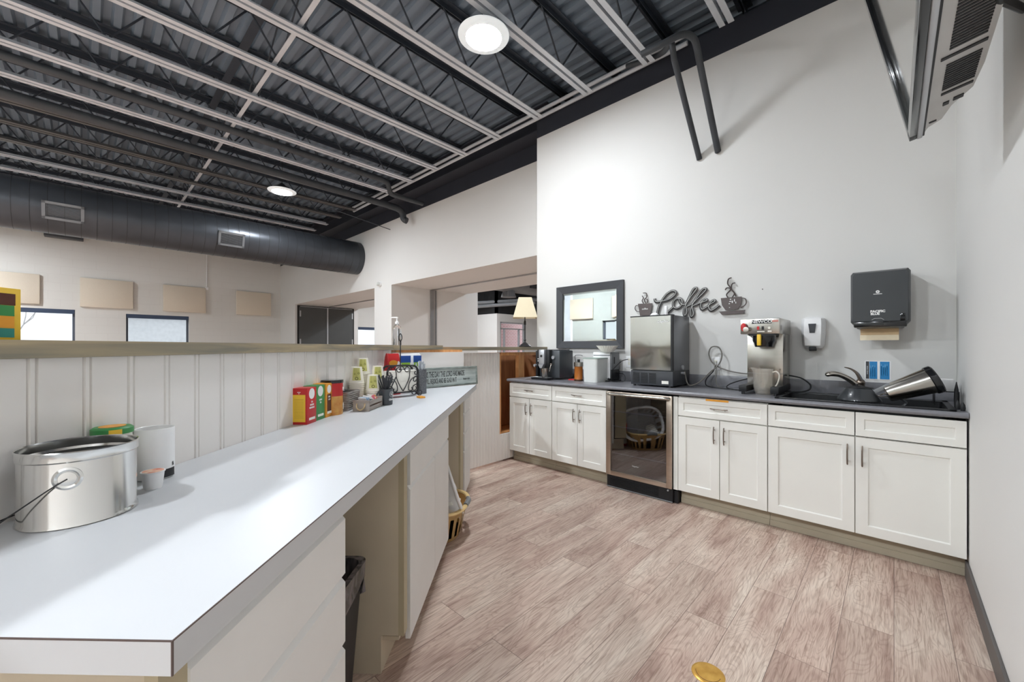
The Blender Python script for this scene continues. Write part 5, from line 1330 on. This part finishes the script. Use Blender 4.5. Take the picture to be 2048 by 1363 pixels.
obj('handle', MB().tube(art_curve([(-.952, 1.69), (-.924, 1.679), (-.918, 1.644), (-.935, 1.62), (-.963, 1.609)], 0, YA - .005), .0065, 6, flat=.6), M_cupart, t)
stm = MB()
for pts in ([(-1.062, 1.703), (-1.071, 1.732), (-1.038, 1.775), (-1.062, 1.822), (-1.056, 1.863), (-1.032, 1.873)], [(-1.027, 1.7), (-1.009, 1.733), (-1.032, 1.774), (-1.027, 1.818), (-1.003, 1.825)], [(-.998, 1.707), (-1.009, 1.74), (-1.044, 1.781), (-1.071, 1.787), (-1.082, 1.769)]): stm.tube(art_curve(pts, 0, YA - .005), .0080, 6, flat=.6)
obj('steam', stm, M_cupart, t)
gl_ = MB()
for x, z, w_, h_ in ((-1.045, 1.682, .012, .008), (-1.052, 1.664, .022, .006), (-1.03, 1.655, .010, .020), (-1.012, 1.666, .008, .022), (-1.055, 1.645, .012, .007), (-1.0, 1.648, .006, .016), (-1.052, 1.612, .010, .005)):
    gl_.prism([(x, z), (x + w_ * .7, z - h_ * .3), (x + w_, z + h_ * .6), (x + w_ * .3, z + h_)], YA - .0086, YA - .008, mtx=RXZ)
obj('flecks', gl_, M_ink_w, t, 0)

# dishes by the sink
t = thing('steel_carafe', 'stainless insulated carafe with a black rim lying tipped in the sink', 'carafe', (.0, 3.44, .99))
ax = Vector((.235, .03, .11)).normalized()
m = Matrix.Translation((-.035, 3.435, .978)) @ ax.to_track_quat('Z', 'Y').to_matrix().to_4x4()
t.location = (0, 0, 0)
obj('carafe_body', MB().lathe([(0, 0), (.048, 0), (.052, .004), (.056, .03), (.076, .215), (.076, .218)], seg=40, mtx=m), M_steel, t)
obj('carafe_rim', MB().lathe([(.077, .210), (.082, .214), (.083, .240), (.079, .246), (.070, .246), (.066, .238), (0, .235)], seg=40, mtx=m), M_gloss, t)
hh = m @ Vector((0, 0, 0))
obj('carafe_handle', MB().tube(smooth_path([m @ Vector(p) for p in ((.0, -.058, .05), (.0, -.085, .06), (.0, -.098, .03), (-.02, -.09, -.01), (-.03, -.07, -.03))], 5), .010, 8, flat=.6), M_frame, t)
obj('carafe_logo', MB().box(-.001, .001, 0, .001, 0, .03, mtx=m @ Matrix.Rotation(-1.1, 4, 'Z') @ Matrix.Translation((0, -.076, .15))), M_dark, t, 0)
t = thing('strainer_lid', 'black domed lid lying upside down on the sink edge', 'lid', (-.165, 3.43, .925))
obj('dome', MB().lathe([(.110, 0), (.108, .012), (.070, .072), (.062, .078), (0, .080)], seg=36), M_ptb, t)
obj('brim', MB().lathe([(.110, 0), (.113, .003), (.108, .006)], seg=36), M_dark, t)
obj('lid_knob', MB().cyl((-.01, 0, .08), (-.01, 0, .105), .008).lathe([(.0, .094), (.075, .080), (.07, .084), (0, .098)], seg=20, ax=(1, .5)), M_dark, t)
obj('thumb_lever', MB().box(-.012, .012, -.004, .004, 0, .09, mtx=Matrix.Translation((.075, -.02, .06)) @ Matrix.Rotation(.95, 4, 'Y'), bev=.003), M_grey, t, 30)
obj('hinge_wire', MB().tube(smooth_path([(.09, -.03, .04), (.12, -.02, .035), (.14, 0, .045), (.12, .02, .05), (.10, .01, .04)], 4), .003, 6), M_steel, t)
t = thing('foam_cup', 'white cup upside down in the corner behind the carafe', 'cup', (.232, 3.62, 1.0))
obj('cup_wall', MB().lathe([(.036, 0), (.037, .002), (.034, .07), (.030, .074), (0, .074)], seg=28), M_white, t)
t = thing('drying_rack', 'black wire dish rack squeezed against the wall at the counter end', 'dish rack', (0, 0, 0))
obj('rack_wires', MB().tube([(.18, 3.56, .916), (.18, 3.56, 1.0), (.28, 3.56, 1.0), (.28, 3.68, 1.0), (.18, 3.68, 1.0), (.18, 3.56, 1.0)], .003, 6).tube([(.18, 3.68, .916), (.18, 3.68, 1.0)], .003, 6).tube([(.28, 3.56, .916), (.28, 3.56, 1.0)], .003, 6).tube([(.28, 3.68, .916), (.28, 3.68, 1.0)], .003, 6).tube([(.23, 3.56, 1.0), (.23, 3.68, 1.0)], .003, 6), M_iron, t)
for k, (x, y, h_) in enumerate(((.265, 3.50, .150), (.262, 3.40, .052), (.277, 3.34, .048))):
    o = obj('spatula_tip', MB().lathe([(0, 0), (.009, 0), (.011, h_ * .3), (.009, h_ * .7), (.002, h_), (0, h_)], seg=12, ax=(1, .7)), M_dark)
    o.location = (x, y, .9145); tag(o, ('tall black pointed utensil standing by the end wall', 'short black pointed utensil behind the sink corner', 'short black pointed utensil closest to the counter edge')[k], 'utensil')

# floor tag (round brass cover)
t = thing('floor_cover', 'round brass floor cover plate set in the plank floor', 'floor cover', (-.525, 1.665, 0), .3)
obj('plate', MB().lathe([(0, .004), (.048, .004), (.056, .003), (.060, 0)], seg=40), mat('aged brass', (224, 178, 92), .35, metal=.55, scale=20, rgb2=(200, 150, 66)), t)
obj('engraving', MB().tube([(.044 * math.cos(a), .044 * math.sin(a), .0042) for a in [PI * (1.0 + .9 * k / 16) for k in range(17)]], .0008, 5), M_brownp, t)

# ================================================================== TELEVISION on the end wall
tl = math.radians(12)
tv = thing('television', 'silver backed television tilted down from the end wall', 'television', (.06, 2.345, 2.12))
tv.rotation_euler = (0, -tl, 0)
# local: x = depth (into the wall), y along the wall (negative toward camera), z up the screen
Wt, Ht = 1.22, .72
mb = MB()
for a in ((-Wt, 0, 0, .03), (-Wt, 0, Ht - .03, Ht), (-Wt, -Wt + .03, 0, Ht), (-.05, 0, 0, Ht)): mb.box(-.014, .008, a[0], a[1], a[2], a[3], bev=.002)
obj('bezel', mb, M_gloss, tv, 30)
obj('screen', MB().box(.003, .006, -Wt + .02, -.02, .025, Ht - .02), M_screen, tv, 0)
obj('front_edge', MB().box(.008, .024, -Wt, 0, -.004, Ht + .004, bev=.003), M_silver, tv, 30)
obj('edge_groove', MB().box(.024, .030, -Wt + .01, -.006, 0.0, Ht), M_dark, tv, 0)
out = [(.030, -Wt), (.150, -Wt), (.150, -.42), (.140, -.27), (.095, -.185), (.075, -.09), (.040, -.06), (.030, -.02)]
obj('back_shell', MB().prism(out, .006, Ht - .01), M_tvback, tv, 40)
def slats(poly, n):
    vt = MB()
    (a0, a1), (b0, b1) = poly      # depth range, y range
    for k in range(n):
        y = b0 + (b1 - b0) * k / n
        vt.box(a0, a1, y, y + (b1 - b0) / n * .55, .0035, .0065)
    obj('vent_slats', vt, M_dark, tv, 0)
slats(((.06, .135), (-1.2, -.60)), 40)
slats(((.06, .135), (-.52, -.34)), 12)
for a in ((.045, .14, -.575, -.56), (.06, .135, -.325, -.31), (.07, .085, -.24, -.215), (.095, .12, -.25, -.225), (.04, .06, -.11, -.10)): obj('shell_slot', MB().box(*a, .003, .0065), M_dark, tv, 0)
o = obj('wall_arm', MB().tube([(.16, 1.42, 2.16), (.20, 1.613, 2.16), (.292, 2.0, 2.315)], .011, 10), M_dark); o.parent = tv
o.matrix_parent_inverse = Matrix.LocRotScale(Vector((.06, 2.345, 2.12)), tv.rotation_euler, None).inverted()
